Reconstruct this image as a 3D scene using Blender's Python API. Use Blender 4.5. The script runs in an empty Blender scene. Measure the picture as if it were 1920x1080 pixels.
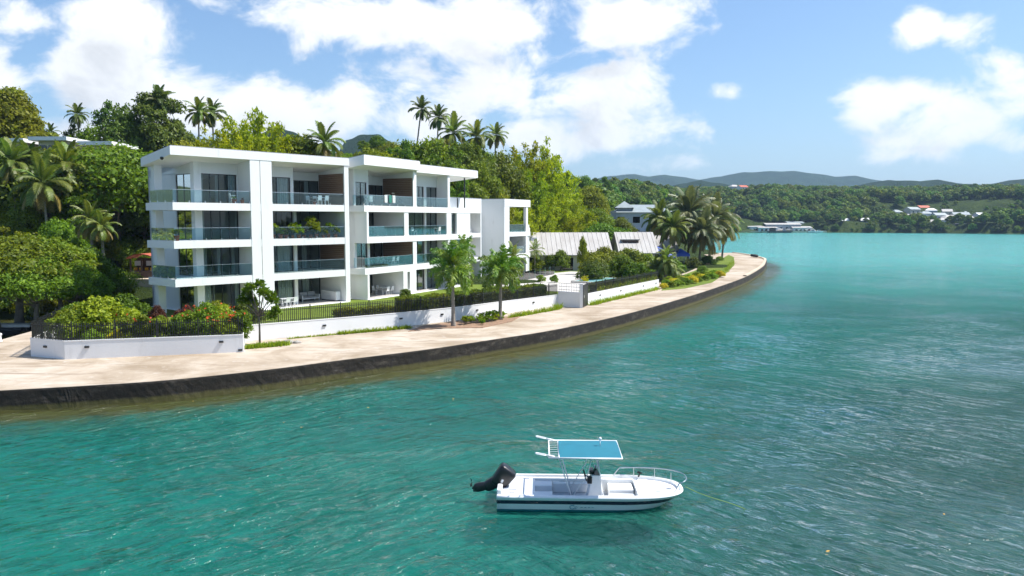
import bpy, math, random
import numpy as np
from mathutils import Vector, Matrix, Euler

# ------------------------------------------------------------------ camera, sky, sun, exposure
S = bpy.context.scene
COL = S.collection
R = math.radians
PITCH, CAM_Z, FPX = R(4.9), 9.53, 1500.0
cam_d = bpy.data.cameras.new('camera')
cam = bpy.data.objects.new('camera', cam_d); COL.objects.link(cam)
cam.location = (0, 0, CAM_Z); cam.rotation_euler = (R(90) - PITCH, 0, 0)
cam_d.sensor_width = 36.0; cam_d.lens = 36.0 * FPX / 1920.0
cam_d.clip_start = 0.1; cam_d.clip_end = 30000
S.camera = cam

SUN_EL = R(57)
hx, hy = 0.992, 0.122
TO_SUN = Vector((hx * math.cos(SUN_EL), hy * math.cos(SUN_EL), math.sin(SUN_EL)))
sd = bpy.data.lights.new('sun', 'SUN'); sd.energy = 4.1; sd.angle = R(0.55); sd.color = (1.0, 0.965, 0.91)
sun = bpy.data.objects.new('sun', sd); COL.objects.link(sun)
sun.rotation_euler = TO_SUN.to_track_quat('Z', 'Y').to_euler()
sun.location = (60, -30, 120)

S.view_settings.view_transform = 'Standard'; S.view_settings.look = 'None'
S.view_settings.gamma = 1.0; S.view_settings.use_curve_mapping = False
S.view_settings.exposure = 0.92
S.render.engine = 'CYCLES'
cy = S.cycles
cy.use_denoising = True
try: cy.denoiser = 'OPENIMAGEDENOISE'
except Exception: pass
cy.max_bounces = 6; cy.diffuse_bounces = 3; cy.glossy_bounces = 3; cy.transmission_bounces = 4
cy.transparent_max_bounces = 10; cy.volume_bounces = 0
cy.caustics_reflective = False; cy.caustics_refractive = False
cy.sample_clamp_indirect = 6.0; cy.sample_clamp_direct = 5.0
cy.use_adaptive_sampling = True; cy.adaptive_threshold = 0.025

def ray(px, py):
    u = (px - 960) / FPX; v = (540 - py) / FPX
    s, c = math.sin(PITCH), math.cos(PITCH)
    return Vector((u, c + v * s, -s + v * c))
def G(px, py, z=0.0):                       # the point at height z that the survey pixel shows
    r = ray(px, py); t = (z - CAM_Z) / r.z
    return Vector((r.x * t, r.y * t, z))
def at(px, py, Y):                          # the point at distance Y
    r = ray(px, py); t = Y / r.y
    return Vector((r.x * t, Y, CAM_Z + r.z * t))

# ---------------- node helpers
class NT:
    def __init__(s, tree): s.t = tree; s.n = tree.nodes; s.l = tree.links
    def new(s, typ, **kw):
        nd = s.n.new(typ)
        for k, v in kw.items():
            if k == 'inp':
                for i, val in v.items():
                    if hasattr(val, 'is_output') or isinstance(val, bpy.types.NodeSocket): s.l.new(val, nd.inputs[i])
                    else: nd.inputs[i].default_value = val
            else: setattr(nd, k, v)
        return nd
    def math(s, op, a, b=None, c=None, clamp=False):
        nd = s.n.new('ShaderNodeMath'); nd.operation = op; nd.use_clamp = clamp
        for i, x in enumerate((a, b, c)):
            if x is None: continue
            if isinstance(x, bpy.types.NodeSocket): s.l.new(x, nd.inputs[i])
            else: nd.inputs[i].default_value = x
        return nd.outputs[0]
    def vmath(s, op, a, b=None, out=0):
        nd = s.n.new('ShaderNodeVectorMath'); nd.operation = op
        for i, x in enumerate((a, b)):
            if x is None: continue
            if isinstance(x, bpy.types.NodeSocket): s.l.new(x, nd.inputs[i])
            else: nd.inputs[i].default_value = x
        return nd.outputs[out]
    def noise(s, vec, scale, detail=4, rough=.5, dist=0.0):
        nd = s.n.new('ShaderNodeTexNoise'); nd.inputs['Scale'].default_value = scale
        nd.inputs['Detail'].default_value = detail; nd.inputs['Roughness'].default_value = rough
        nd.inputs['Distortion'].default_value = dist
        if vec is not None: s.l.new(vec, nd.inputs['Vector'])
        return nd.outputs[0]
    def ramp(s, fac, stops, interp='LINEAR'):
        nd = s.n.new('ShaderNodeValToRGB'); cr = nd.color_ramp; cr.interpolation = interp
        while len(cr.elements) > 1: cr.elements.remove(cr.elements[-1])
        cr.elements[0].position = stops[0][0]; cr.elements[0].color = rgba(stops[0][1])
        for p, c in stops[1:]:
            e = cr.elements.new(p); e.color = rgba(c)
        s.l.new(fac, nd.inputs[0]); return nd.outputs[0]
    def mix(s, fac, a, b, blend='MIX'):
        nd = s.n.new('ShaderNodeMix'); nd.data_type = 'RGBA'; nd.blend_type = blend
        for i, x in ((0, fac), (6, a), (7, b)):
            if isinstance(x, bpy.types.NodeSocket): s.l.new(x, nd.inputs[i])
            else: nd.inputs[i].default_value = rgba(x) if i else x
        return nd.outputs[2]
    def maprange(s, v, a, b, c=0., d=1., smooth=False):
        nd = s.n.new('ShaderNodeMapRange'); nd.interpolation_type = 'SMOOTHSTEP' if smooth else 'LINEAR'
        s.l.new(v, nd.inputs[0])
        for i, x in enumerate((a, b, c, d)): nd.inputs[i + 1].default_value = x
        return nd.outputs[0]
def rgba(c):
    if isinstance(c, (int, float)): return (c, c, c, 1)
    c = tuple(c); return c if len(c) == 4 else c + (1,)

# ---------------- world: Nishita sky with broken cumulus
W = bpy.data.worlds.new('World'); S.world = W; W.use_nodes = True
wt = NT(W.node_tree); wt.n.clear()
grp = bpy.data.node_groups.new('cumulus', 'ShaderNodeTree')
grp.interface.new_socket('Vector', in_out='INPUT', socket_type='NodeSocketVector')
grp.interface.new_socket('Density', in_out='OUTPUT', socket_type='NodeSocketFloat')
gt = NT(grp)
gi = gt.n.new('NodeGroupInput'); go = gt.n.new('NodeGroupOutput')
dv = gi.outputs[0]
sv = gt.vmath('MULTIPLY', dv, (1, 1, 1.55))
big = gt.noise(sv, 3.1, 5, .55, .25)
fine = gt.noise(sv, 12.0, 8, .62, .35)
acc = gt.math('ADD', gt.math('MULTIPLY', gt.math('SUBTRACT', big, .5), 1.1),
              gt.math('MULTIPLY', gt.math('SUBTRACT', fine, .5), 1.15))
# cloud banks: direction (given as survey pixel), half width, half height (pixels), weight
BANKS = [(250, 60, 95, 60, .50), (225, 150, 130, 60, .55), (330, 190, 110, 55, .52), (540, 205, 150, 55, .55), (640, 190, 60, 50, .5), (600, 30, 210, 50, .52),
         (820, 60, 200, 70, .56), (780, 130, 120, 50, .5), (960, 160, 200, 62, .56), (1140, 180, 100, 60, .54), (1080, 255, 230, 42, .50), (820, 230, 120, 40, .5),
         (1230, 50, 115, 50, .56), (1330, 50, 60, 30, .45), (1385, 170, 46, 22, .52), (1640, 205, 70, 48, .54), (1730, 245, 110, 46, .50), (1720, 170, 60, 40, .44),
         (1715, 60, 44, 42, .50), (1820, 60, 48, 30, .50), (1880, 120, 60, 46, .42), (1900, 265, 50, 22, .42), (5, 150, 46, 36, .52), (30, 25, 60, 46, .42), (1240, 305, 120, 24, .40), (150, 250, 90, 30, .46),
         (-200, 120, 160, 90, .5), (-420, 30, 200, 100, .45), (2150, 150, 170, 80, .5), (2400, 60, 200, 80, .5)]
HOLES = [(75, 90, 36, 120, .22), (430, 85, 70, 46, .26), (1520, 120, 130, 200, .36), (1045, 55, 36, 60, .2), (720, 250, 30, 40, .1), (1330, 250, 60, 60, .12), (1780, 130, 60, 18, .1)]
def bank_field(items):
    tot = None
    for (bx_, by_, rw, rh, wgt) in items:
        c = ray(bx_, by_).normalized()
        q = gt.vmath('MULTIPLY', gt.vmath('SUBTRACT', dv, tuple(c)), (FPX / rw, FPX / rw, FPX / rh))
        e = gt.math('MULTIPLY', gt.math('EXPONENT', gt.math('MULTIPLY', gt.vmath('DOT_PRODUCT', q, q, out=1), -.62)), wgt)
        tot = e if tot is None else gt.math('MAXIMUM', tot, e)
    return tot
acc = gt.math('SUBTRACT', gt.math('ADD', acc, bank_field(BANKS)), bank_field(HOLES))
gt.l.new(acc, go.inputs[0])

tc = wt.n.new('ShaderNodeTexCoord')
dirv = wt.vmath('NORMALIZE', tc.outputs['Generated'])
sky = wt.new('ShaderNodeTexSky', sky_type='NISHITA', sun_disc=False, sun_elevation=SUN_EL,
             sun_rotation=math.atan2(hx, hy), altitude=10, air_density=1.0, dust_density=1.3, ozone_density=1.6)
def dens(v):
    nd = wt.n.new('ShaderNodeGroup'); nd.node_tree = grp; wt.l.new(v, nd.inputs[0]); return nd.outputs[0]
THR = .225
d0 = dens(dirv)
up1 = dens(wt.vmath('ADD', dirv, (.022, -.005, .040)))
mask = wt.maprange(d0, THR - .08, THR + .22, 0, 1, True)
sep = wt.new('ShaderNodeSeparateXYZ'); wt.l.new(dirv, sep.inputs[0])
above = wt.maprange(sep.outputs[2], -.01, .03, 0, 1, True)
mask = wt.math('MULTIPLY', mask, above)
thick = wt.maprange(wt.math('ADD', wt.math('MULTIPLY', up1, .8), wt.math('MULTIPLY', d0, .2)), THR - .02, THR + .50, 0, 1, True)
cloud = wt.ramp(thick, [(0, (6.5, 6.5, 6.4)), (.45, (5.9, 5.95, 5.95)), (1, (4.3, 4.38, 4.5))])
skycol = wt.mix(1.0, sky.outputs[0], (.69, .82, .94), 'MULTIPLY')
final = wt.mix(wt.math('MULTIPLY', mask, .97), skycol, cloud)
bg = wt.new('ShaderNodeBackground', inp={0: final, 1: .10})
wo = wt.n.new('ShaderNodeOutputWorld'); wt.l.new(bg.outputs[0], wo.inputs[0])

# ------------------------------------------------------------------ materials
MATS = {}
def newmat(name):
    m = bpy.data.materials.new(name); m.use_nodes = True
    t = NT(m.node_tree); t.n.clear()
    out = t.n.new('ShaderNodeOutputMaterial')
    MATS[name] = m
    return m, t, out
def pbr(t, out, color, rough=.5, metal=0., spec=.5, bump=None, bstr=.3, bdist=.02):
    p = t.n.new('ShaderNodeBsdfPrincipled')
    for k, v in (('Base Color', color), ('Roughness', rough), ('Metallic', metal), ('Specular IOR Level', spec)):
        if isinstance(v, bpy.types.NodeSocket): t.l.new(v, p.inputs[k])
        else: p.inputs[k].default_value = rgba(v) if k == 'Base Color' else v
    if bump is not None:
        b = t.n.new('ShaderNodeBump'); b.inputs['Strength'].default_value = bstr; b.inputs['Distance'].default_value = bdist
        t.l.new(bump, b.inputs['Height']); t.l.new(b.outputs[0], p.inputs['Normal'])
    if out is not None: t.l.new(p.outputs[0], out.inputs[0])
    return p
def coords(t, kind='Object'):
    n = t.n.new('ShaderNodeTexCoord'); return n.outputs[kind]
def position(t):
    return t.n.new('ShaderNodeNewGeometry').outputs['Position']
def simple(name, color, rough=.5, metal=0., spec=.5, var=.12, scale=3.0, bump=0.0):
    m, t, o = newmat(name)
    v = coords(t); n = t.noise(v, scale, 5, .6)
    c1 = tuple(x * (1 - var) for x in color); c2 = tuple(min(1, x * (1 + var)) for x in color)
    col = t.ramp(n, [(.3, c1), (.7, c2)])
    pbr(t, o, col, rough, metal, spec, t.noise(v, scale * 12, 3, .6) if bump else None, bump, .01)
    return m
def leafmat(name, c1, c2, trans=.32, rough=.5, spec=.18, hue=.035, dead=None):
    m, t, o = newmat(name)
    geo = t.n.new('ShaderNodeNewGeometry'); oi = t.n.new('ShaderNodeObjectInfo')
    col = t.mix(geo.outputs['Random Per Island'], c1, c2)
    if dead:
        col = t.mix(t.maprange(geo.outputs['Random Per Island'], dead[1], min(1., dead[1] + .02)), col, dead[0])
    hsv = t.n.new('ShaderNodeHueSaturation'); t.l.new(col, hsv.inputs['Color'])
    t.l.new(t.maprange(oi.outputs['Random'], 0, 1, .5 - hue, .5 + hue * .5), hsv.inputs['Hue'])
    t.l.new(t.maprange(t.math('FRACT', t.math('MULTIPLY', oi.outputs['Random'], 7.31)), 0, 1, .72, 1.28), hsv.inputs['Value'])
    hsv.inputs['Saturation'].default_value = 1.0
    p = pbr(t, None, hsv.outputs[0], rough, 0, spec)
    tr = t.n.new('ShaderNodeBsdfTranslucent'); t.l.new(t.mix(1.0, hsv.outputs[0], (1.25, 1.2, .7), 'MULTIPLY'), tr.inputs[0])
    mx = t.new('ShaderNodeMixShader', inp={0: trans}); t.l.new(p.outputs[0], mx.inputs[1]); t.l.new(tr.outputs[0], mx.inputs[2])
    t.l.new(mx.outputs[0], o.inputs[0])
    return m

# render / paint
def paint_mat(name, base, dirt, amt):
    m, t, o = newmat(name)
    v = position(t)
    st = t.noise(t.vmath('MULTIPLY', v, (1.2, 1.2, .18)), 1.6, 6, .65)
    n2 = t.noise(v, .7, 4, .6)
    f = t.math('MULTIPLY', t.maprange(st, .52, .75, 0, 1, True), t.maprange(n2, .4, .65, 0, amt, True))
    col = t.mix(f, base, dirt)
    pbr(t, o, col, .62, 0, .3, t.noise(v, 40, 3, .6), .06, .01)
    return m
paint_mat('white_render', (.80, .80, .79), (.52, .51, .48), .5)
paint_mat('white_wall', (.78, .78, .78), (.58, .57, .55), .5)
paint_mat('soffit', (.74, .74, .73), (.6, .6, .58), .3)
simple('interior', (.62, .61, .60), .8, var=.05)
simple('tile_floor', (.48, .45, .42), .5, var=.08)
simple('dark_metal', (.018, .02, .022), .4, spec=.5, var=.2)
simple('fence_black', (.012, .013, .013), .45, var=.2)
simple('steel', (.62, .63, .65), .3, 1.0, var=.05)
simple('white_plastic', (.8, .8, .8), .35, var=.03)
simple('gel_coat', (.82, .82, .81), .22, var=.03, scale=1.2)
simple('grey_floor', (.52, .55, .6), .55, var=.06)
simple('navy', (.012, .016, .045), .25, var=.1)
simple('antifoul', (.02, .22, .27), .5, var=.2)
simple('engine_black', (.012, .012, .013), .28, var=.15)
simple('rubber', (.02, .02, .02), .8, var=.2)
simple('canvas_blue', (.008, .15, .215), .75, var=.07, scale=2, bump=.15)
simple('bench_cushion', (.33, .34, .36), .85, var=.08)
simple('terracotta', (.48, .13, .06), .8, var=.15)
simple('trunk', (.17, .145, .115), .9, var=.3, scale=2.5, bump=.5)
simple('palm_trunk', (.25, .225, .19), .9, var=.25, scale=4, bump=.5)
simple('bamboo_culm', (.22, .24, .07), .6, var=.2)
simple('curtain', (.72, .74, .72), .85, var=.06)
simple('mulch', (.26, .16, .10), .95, var=.35, scale=5, bump=.6)
simple('rock', (.33, .31, .28), .9, var=.3, scale=4, bump=.6)
simple('roof_flashing', (.30, .30, .31), .5, .0, var=.1)
simple('blue_panel', (.03, .13, .42), .5, var=.1)
simple('towel_green', (.06, .28, .22), .9, var=.2, scale=9)
simple('towel_white', (.75, .76, .75), .9, var=.05)
simple('brown_wicker', (.075, .045, .03), .8, var=.3)
simple('cream_piping', (.72, .62, .50), .8, var=.1)
simple('red_roof', (.42, .10, .055), .7, var=.15)
simple('dark_wood', (.07, .045, .035), .75, var=.3)
simple('tan_paving', (.52, .43, .32), .9, var=.15, scale=.6, bump=.2)
simple('earth', (.10, .085, .05), .95, var=.35, scale=.3, bump=.4)
simple('house_grey', (.30, .32, .36), .75, var=.08, scale=.8)
simple('house_pale', (.50, .52, .55), .75, var=.08, scale=.8)
simple('house_cream', (.58, .54, .46), .8, var=.1, scale=.8)
simple('roof_grey', (.27, .31, .32), .55, var=.12, scale=.6)
simple('blue_tarp', (.015, .06, .32), .55, var=.2)
simple('rope_green', (.22, .36, .08), .8, var=.2)
simple('floating_leaf', (.6, .36, .04), .6, var=.2)
simple('bougainvillea', (.30, .06, .08), .8, var=.3)
simple('plain_amber', (.75, .38, .02), .6, var=.15)  # ordinary amber colour for the small blocks in the hut
simple('pool_tile', (.30, .62, .66), .15, var=.05)
simple('coping', (.50, .47, .43), .8, var=.1)

# timber boards
m, t, o = newmat('timber')
v = coords(t); gr = t.noise(t.vmath('MULTIPLY', v, (1, 1, 9)), 1.4, 6, .65)
oi = t.n.new('ShaderNodeObjectInfo')
col = t.mix(t.math('MULTIPLY', t.n.new('ShaderNodeNewGeometry').outputs['Random Per Island'], .7), t.ramp(gr, [(.25, (.15, .085, .052)), (.75, (.25, .148, .092))]), (.27, .165, .105))
pbr(t, o, col, .6)
# architectural glass
def glassmat(name, tint, refl):
    m, t, o = newmat(name)
    tr = t.new('ShaderNodeBsdfTransparent', inp={0: rgba(tint)})
    gl = t.new('ShaderNodeBsdfGlossy', inp={0: (1, 1, 1, 1), 1: .02})
    fr = t.new('ShaderNodeFresnel', inp={0: 1.5})
    fac = t.math('MULTIPLY', fr.outputs[0], refl, clamp=True)
    mx = t.new('ShaderNodeMixShader', inp={0: fac}); t.l.new(tr.outputs[0], mx.inputs[1]); t.l.new(gl.outputs[0], mx.inputs[2])
    t.l.new(mx.outputs[0], o.inputs[0])
glassmat('glass_window', (.80, .85, .85), .75)
glassmat('glass_balustrade', (.76, .89, .91), .7)
glassmat('glass_pool', (.25, .72, .55), 1.2)
glassmat('glass_dark', (.2, .22, .25), 1.6)
# concrete quay paving
m, t, o = newmat('quay_concrete')
v = position(t)
n1 = t.noise(v, .22, 6, .62, .6); n2 = t.noise(v, 1.7, 6, .68, .3); n3 = t.noise(t.vmath('MULTIPLY', v, (.35, 1.4, 1)), .55, 6, .6, 1.2)
c = t.ramp(n1, [(.34, (.29, .225, .155)), (.5, (.42, .345, .262)), (.66, (.52, .45, .37))])
c = t.mix(t.maprange(n3, .50, .72, 0, .85, True), c, (.25, .19, .13))
c = t.mix(t.maprange(n2, .55, .75, 0, .55, True), c, (.58, .54, .49))
c = t.mix(t.maprange(t.noise(v, 6, 4, .7), .60, .75, 0, .5, True), c, (.25, .21, .165))
pbr(t, o, c, .9, 0, .2, t.noise(v, 9, 5, .7), .25, .02)
# seawall: dark weathered concrete with algae
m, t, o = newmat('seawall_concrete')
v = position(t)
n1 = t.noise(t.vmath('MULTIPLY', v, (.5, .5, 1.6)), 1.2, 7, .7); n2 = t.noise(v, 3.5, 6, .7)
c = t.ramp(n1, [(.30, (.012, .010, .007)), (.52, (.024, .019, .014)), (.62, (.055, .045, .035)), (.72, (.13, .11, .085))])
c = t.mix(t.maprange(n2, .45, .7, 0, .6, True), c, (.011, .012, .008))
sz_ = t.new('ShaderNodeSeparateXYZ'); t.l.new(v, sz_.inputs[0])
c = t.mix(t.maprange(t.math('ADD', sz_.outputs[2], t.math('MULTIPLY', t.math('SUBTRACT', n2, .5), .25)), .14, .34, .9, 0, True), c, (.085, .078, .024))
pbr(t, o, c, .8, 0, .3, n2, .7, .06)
# lawn and ground
m, t, o = newmat('lawn_grass')
v = position(t)
c = t.ramp(t.noise(v, .5, 6, .65), [(.3, (.085, .13, .012)), (.55, (.15, .20, .022)), (.75, (.21, .25, .04))])
c = t.mix(t.maprange(t.noise(v, 14, 4, .7), .4, .65, 0, .6), c, (.06, .10, .01))
pbr(t, o, c, .9, 0, .2, t.noise(v, 25, 4, .7), .5, .05)
m, t, o = newmat('forest_floor')
v = position(t)
c = t.ramp(t.noise(v, .06, 8, .7), [(.3, (.02, .035, .01)), (.55, (.045, .07, .016)), (.75, (.08, .11, .026))])
pbr(t, o, c, .95, 0, .1, t.noise(v, .35, 8, .75), 1.0, 2.0)
m, t, o = newmat('mountain_forest')
v = position(t)
c = t.ramp(t.noise(v, .02, 9, .75), [(.3, (.012, .03, .012)), (.55, (.026, .055, .02)), (.75, (.055, .095, .03))])
pbr(t, o, c, .95, 0, .1, t.noise(v, .06, 9, .78), 1.0, 14.0)
# corrugated roof
m, t, o = newmat('roof_sheet')
v = coords(t)
n1 = t.noise(t.vmath('MULTIPLY', v, (1.2, .25, .25)), 1.0, 6, .7)
c = t.ramp(n1, [(.3, (.36, .335, .31)), (.5, (.43, .41, .385)), (.7, (.48, .465, .445))])
pbr(t, o, c, .6, .0, .4)
# leaves
leafmat('leaf_mid', (0.069, 0.144, 0.010), (0.188, 0.288, 0.022), trans=.4)
leafmat('leaf_dark', (0.044, 0.091, 0.013), (0.117, 0.182, 0.023))
leafmat('leaf_olive', (0.114, 0.150, 0.008), (0.264, 0.300, 0.020), trans=.4, hue=.018)
leafmat('leaf_bamboo', (0.173, 0.270, 0.008), (0.367, 0.454, 0.019), trans=.45)
leafmat('leaf_lime', (.12, .23, .012), (.26, .37, .025), trans=.4)
leafmat('leaf_hedge', (0.072, 0.132, 0.010), (0.216, 0.276, 0.020))
leafmat('leaf_red', (.08, .025, .02), (.17, .06, .04))
leafmat('leaf_yellow', (.46, .44, .012), (.68, .60, .03), trans=.35, hue=.008)
leafmat('leaf_far', (0.057, 0.132, 0.016), (0.172, 0.276, 0.032), hue=.05)
leafmat('frond_green', (0.103, 0.172, 0.018), (0.207, 0.276, 0.046), spec=.5)
leafmat('frond_dark', (0.060, 0.114, 0.017), (0.144, 0.192, 0.036), spec=.5)
leafmat('frond_old', (.16, .15, .03), (.30, .24, .06), spec=.3)
leafmat('frond_grey', (.11, .15, .06), (.22, .24, .11), spec=.6)
leafmat('frond_lush', (0.076, 0.204, 0.017), (0.238, 0.374, 0.043), spec=.5)
leafmat('petal_red', (.5, .05, .02), (.62, .14, .03), trans=.2, hue=.008)
leafmat('undergrowth', (.03, .065, .012), (.11, .15, .022), hue=.05)
M = MATS
HAZE = 0.00012

# ------------------------------------------------------------------ mesh helpers
def fast_mesh(name, V, F, mat=None, smooth=False):
    V = np.asarray(V, dtype=np.float32); me = bpy.data.meshes.new(name)
    if isinstance(F, np.ndarray):
        nf, k = F.shape
        me.vertices.add(len(V)); me.vertices.foreach_set('co', V.ravel())
        me.loops.add(nf * k); me.loops.foreach_set('vertex_index', F.astype(np.int32).ravel())
        me.polygons.add(nf); me.polygons.foreach_set('loop_start', np.arange(0, nf * k, k, dtype=np.int32))
        try: me.polygons.foreach_set('loop_total', np.full(nf, k, dtype=np.int32))
        except Exception: pass
        me.update(calc_edges=True)
    else:
        me.from_pydata([tuple(map(float, v)) for v in V], [], F); me.update()
    if mat: me.materials.append(M[mat])
    if smooth: me.polygons.foreach_set('use_smooth', [True] * len(me.polygons))
    return me
def link(name, data=None, parent=None, loc=(0, 0, 0), rot=(0, 0, 0), scale=(1, 1, 1)):
    o = bpy.data.objects.new(name, data); COL.objects.link(o)
    o.location = loc; o.rotation_euler = rot
    o.scale = (scale,) * 3 if isinstance(scale, (int, float)) else scale
    if parent: o.parent = parent
    return o
def tag(o, label=None, cat=None, group=None, kind=None):
    if label: o['label'] = label
    if cat: o['category'] = cat
    if group: o['group'] = group
    if kind: o['kind'] = kind
    return o
def thing(name, label, cat, loc=(0, 0, 0), rz=0, group=None):
    return tag(link(name, None, None, loc, (0, 0, rz)), label, cat, group)
def copy_tree(o, parent=None):
    c = o.copy(); COL.objects.link(c); c.parent = parent
    for ch in o.children: copy_tree(ch, c)
    return c
def wloc(o):
    v = Vector((0, 0, 0))
    while o is not None: v += o.location; o = o.parent
    return v

class MB:
    def __init__(s): s.v = []; s.f = []
    def add(s, V, F):
        b = len(s.v); s.v.extend([tuple(x) for x in V]); s.f.extend([tuple(i + b for i in f) for f in F]); return s
    def box(s, x0, x1, y0, y1, z0, z1, fn=None):
        V = [(x0, y0, z0), (x1, y0, z0), (x1, y1, z0), (x0, y1, z0), (x0, y0, z1), (x1, y0, z1), (x1, y1, z1), (x0, y1, z1)]
        if fn: V = [fn(*p) for p in V]
        return s.add(V, [(0, 3, 2, 1), (4, 5, 6, 7), (0, 1, 5, 4), (1, 2, 6, 5), (2, 3, 7, 6), (3, 0, 4, 7)])
    def hexa(s, V):
        return s.add(V, [(0, 3, 2, 1), (4, 5, 6, 7), (0, 1, 5, 4), (1, 2, 6, 5), (2, 3, 7, 6), (3, 0, 4, 7)])
    def prism(s, poly, z0, z1):
        n = len(poly)
        V = [(p[0], p[1], z0) for p in poly] + [(p[0], p[1], z1) for p in poly]
        F = [tuple(reversed(range(n))), tuple(range(n, 2 * n))] + [(i, (i + 1) % n, n + (i + 1) % n, n + i) for i in range(n)]
        return s.add(V, F)
    def tube(s, pts, rad, seg=8, cap=True):
        pts = [Vector(p) for p in pts]; n = len(pts)
        rads = rad if isinstance(rad, (list, tuple)) else [rad] * n
        V = []; F = []
        ref = Vector((0, 0, 1))
        for i, p in enumerate(pts):
            d = (pts[min(i + 1, n - 1)] - pts[max(i - 1, 0)]).normalized()
            r0 = ref if abs(d.dot(ref)) < .95 else Vector((1, 0, 0))
            a = d.cross(r0).normalized(); b = d.cross(a).normalized()
            for k in range(seg):
                t_ = 2 * math.pi * k / seg
                V.append(p + (a * math.cos(t_) + b * math.sin(t_)) * rads[i])
        for i in range(n - 1):
            for k in range(seg):
                k2 = (k + 1) % seg
                F.append((i * seg + k, i * seg + k2, (i + 1) * seg + k2, (i + 1) * seg + k))
        if cap:
            F.append(tuple(reversed(range(seg)))); F.append(tuple(range((n - 1) * seg, n * seg)))
        return s.add(V, F)
    def lathe(s, prof, seg=16, c=(0, 0, 0)):
        V = []; F = []
        for (r, z) in prof:
            for k in range(seg):
                t_ = 2 * math.pi * k / seg; V.append((c[0] + r * math.cos(t_), c[1] + r * math.sin(t_), c[2] + z))
        n = len(prof)
        for i in range(n - 1):
            for k in range(seg):
                k2 = (k + 1) % seg; F.append((i * seg + k, i * seg + k2, (i + 1) * seg + k2, (i + 1) * seg + k))
        F.append(tuple(reversed(range(seg)))); F.append(tuple(range((n - 1) * seg, n * seg)))
        return s.add(V, F)
    def mesh(s, name, mat, off=None, smooth=False):
        V = np.array(s.v, dtype=np.float32)
        if off is not None: V = V - np.array(off, dtype=np.float32)
        return fast_mesh(name, V, s.f, mat, smooth)
    def build(s, name, mat, parent=None, world=True, smooth=False, bevel=0):
        off = wloc(parent) if (parent is not None and world) else None
        o = link(name, s.mesh(name, mat, off, smooth), parent)
        if bevel:
            bm_ = o.modifiers.new('bevel', 'BEVEL'); bm_.width = bevel; bm_.segments = 2; bm_.limit_method = 'ANGLE'
        return o
def struct(o): o['kind'] = 'structure'; return o

class Frame:                                   # s along a facade, w inwards from its front plane, z up
    def __init__(s, a, d):
        s.a = R(a); s.t = Vector((math.cos(s.a), math.sin(s.a))); s.n = Vector((math.sin(s.a), -math.cos(s.a))); s.d = d
    def p(s, a, w, z):
        q = s.t * a + s.n * (s.d - w); return (q.x, q.y, z)
    def box(s, mb, s0, s1, w0, w1, z0, z1): return mb.box(s0, s1, w0, w1, z0, z1, s.p)

# ------------------------------------------------------------------ quay outline, land, water
QZ = 1.06
QUAY = [(-70, 25.0), (-45, 33.0), (-25.46, 39.19), (-21.83, 40.35), (-18.1, 41.85), (-13.89, 44.72), (-10.32, 47.83), (-5.58, 51.81), (-1.51, 56.01),
        (3.29, 61.22), (9.41, 70.14), (16.6, 82.6), (25.12, 98.8), (35.09, 119.34), (45.1, 143.73), (50.84, 160.07), (54.3, 171), (56.0, 181), (57.02, 194.4), (56.6, 204)]
def smooth_line(P, k=6):
    P = [Vector(p) for p in P]; out = []
    for i in range(len(P) - 1):
        p0, p1, p2, p3 = P[max(i - 1, 0)], P[i], P[i + 1], P[min(i + 2, len(P) - 1)]
        for j in range(k):
            t_ = j / k
            out.append(.5 * ((2 * p1) + (p2 - p0) * t_ + (2 * p0 - 5 * p1 + 4 * p2 - p3) * t_ ** 2 + (3 * p1 - p0 - 3 * p2 + p3) * t_ ** 3))
    out.append(P[-1]); return out
QL = smooth_line(QUAY)
SHORE = [tuple(p) for p in QL] + [(52, 225), (40, 265), (45, 330), (80, 420), (120, 520), (165, 584), (230, 586), (290, 560), (335, 530), (420, 505), (620, 470), (900, 430),
        (900, 1500), (-700, 1500), (-700, 60), (-140, 60), (-90, 64), (-60, 68), (-48, 74), (-42.5, 70), (-36.5, 60), (-36.2, 56), (-48, 50), (-70, 48)]
SH = np.array(SHORE)
def sdist(X, Y, poly=SH):                      # signed distance, positive inside the land
    best = np.full(X.shape, 1e9); inside = np.zeros(X.shape, bool)
    n = len(poly)
    for i in range(n):
        ax, ay = poly[i]; bx, by = poly[(i + 1) % n]
        dx, dy = bx - ax, by - ay; L = dx * dx + dy * dy + 1e-9
        t_ = np.clip(((X - ax) * dx + (Y - ay) * dy) / L, 0, 1)
        best = np.minimum(best, (X - ax - t_ * dx) ** 2 + (Y - ay - t_ * dy) ** 2)
        c_ = ((ay > Y) != (by > Y)) & (X < (bx - ax) * (Y - ay) / (by - ay + 1e-12) + ax)
        inside ^= c_
    return np.sqrt(best) * np.where(inside, 1, -1)
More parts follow.
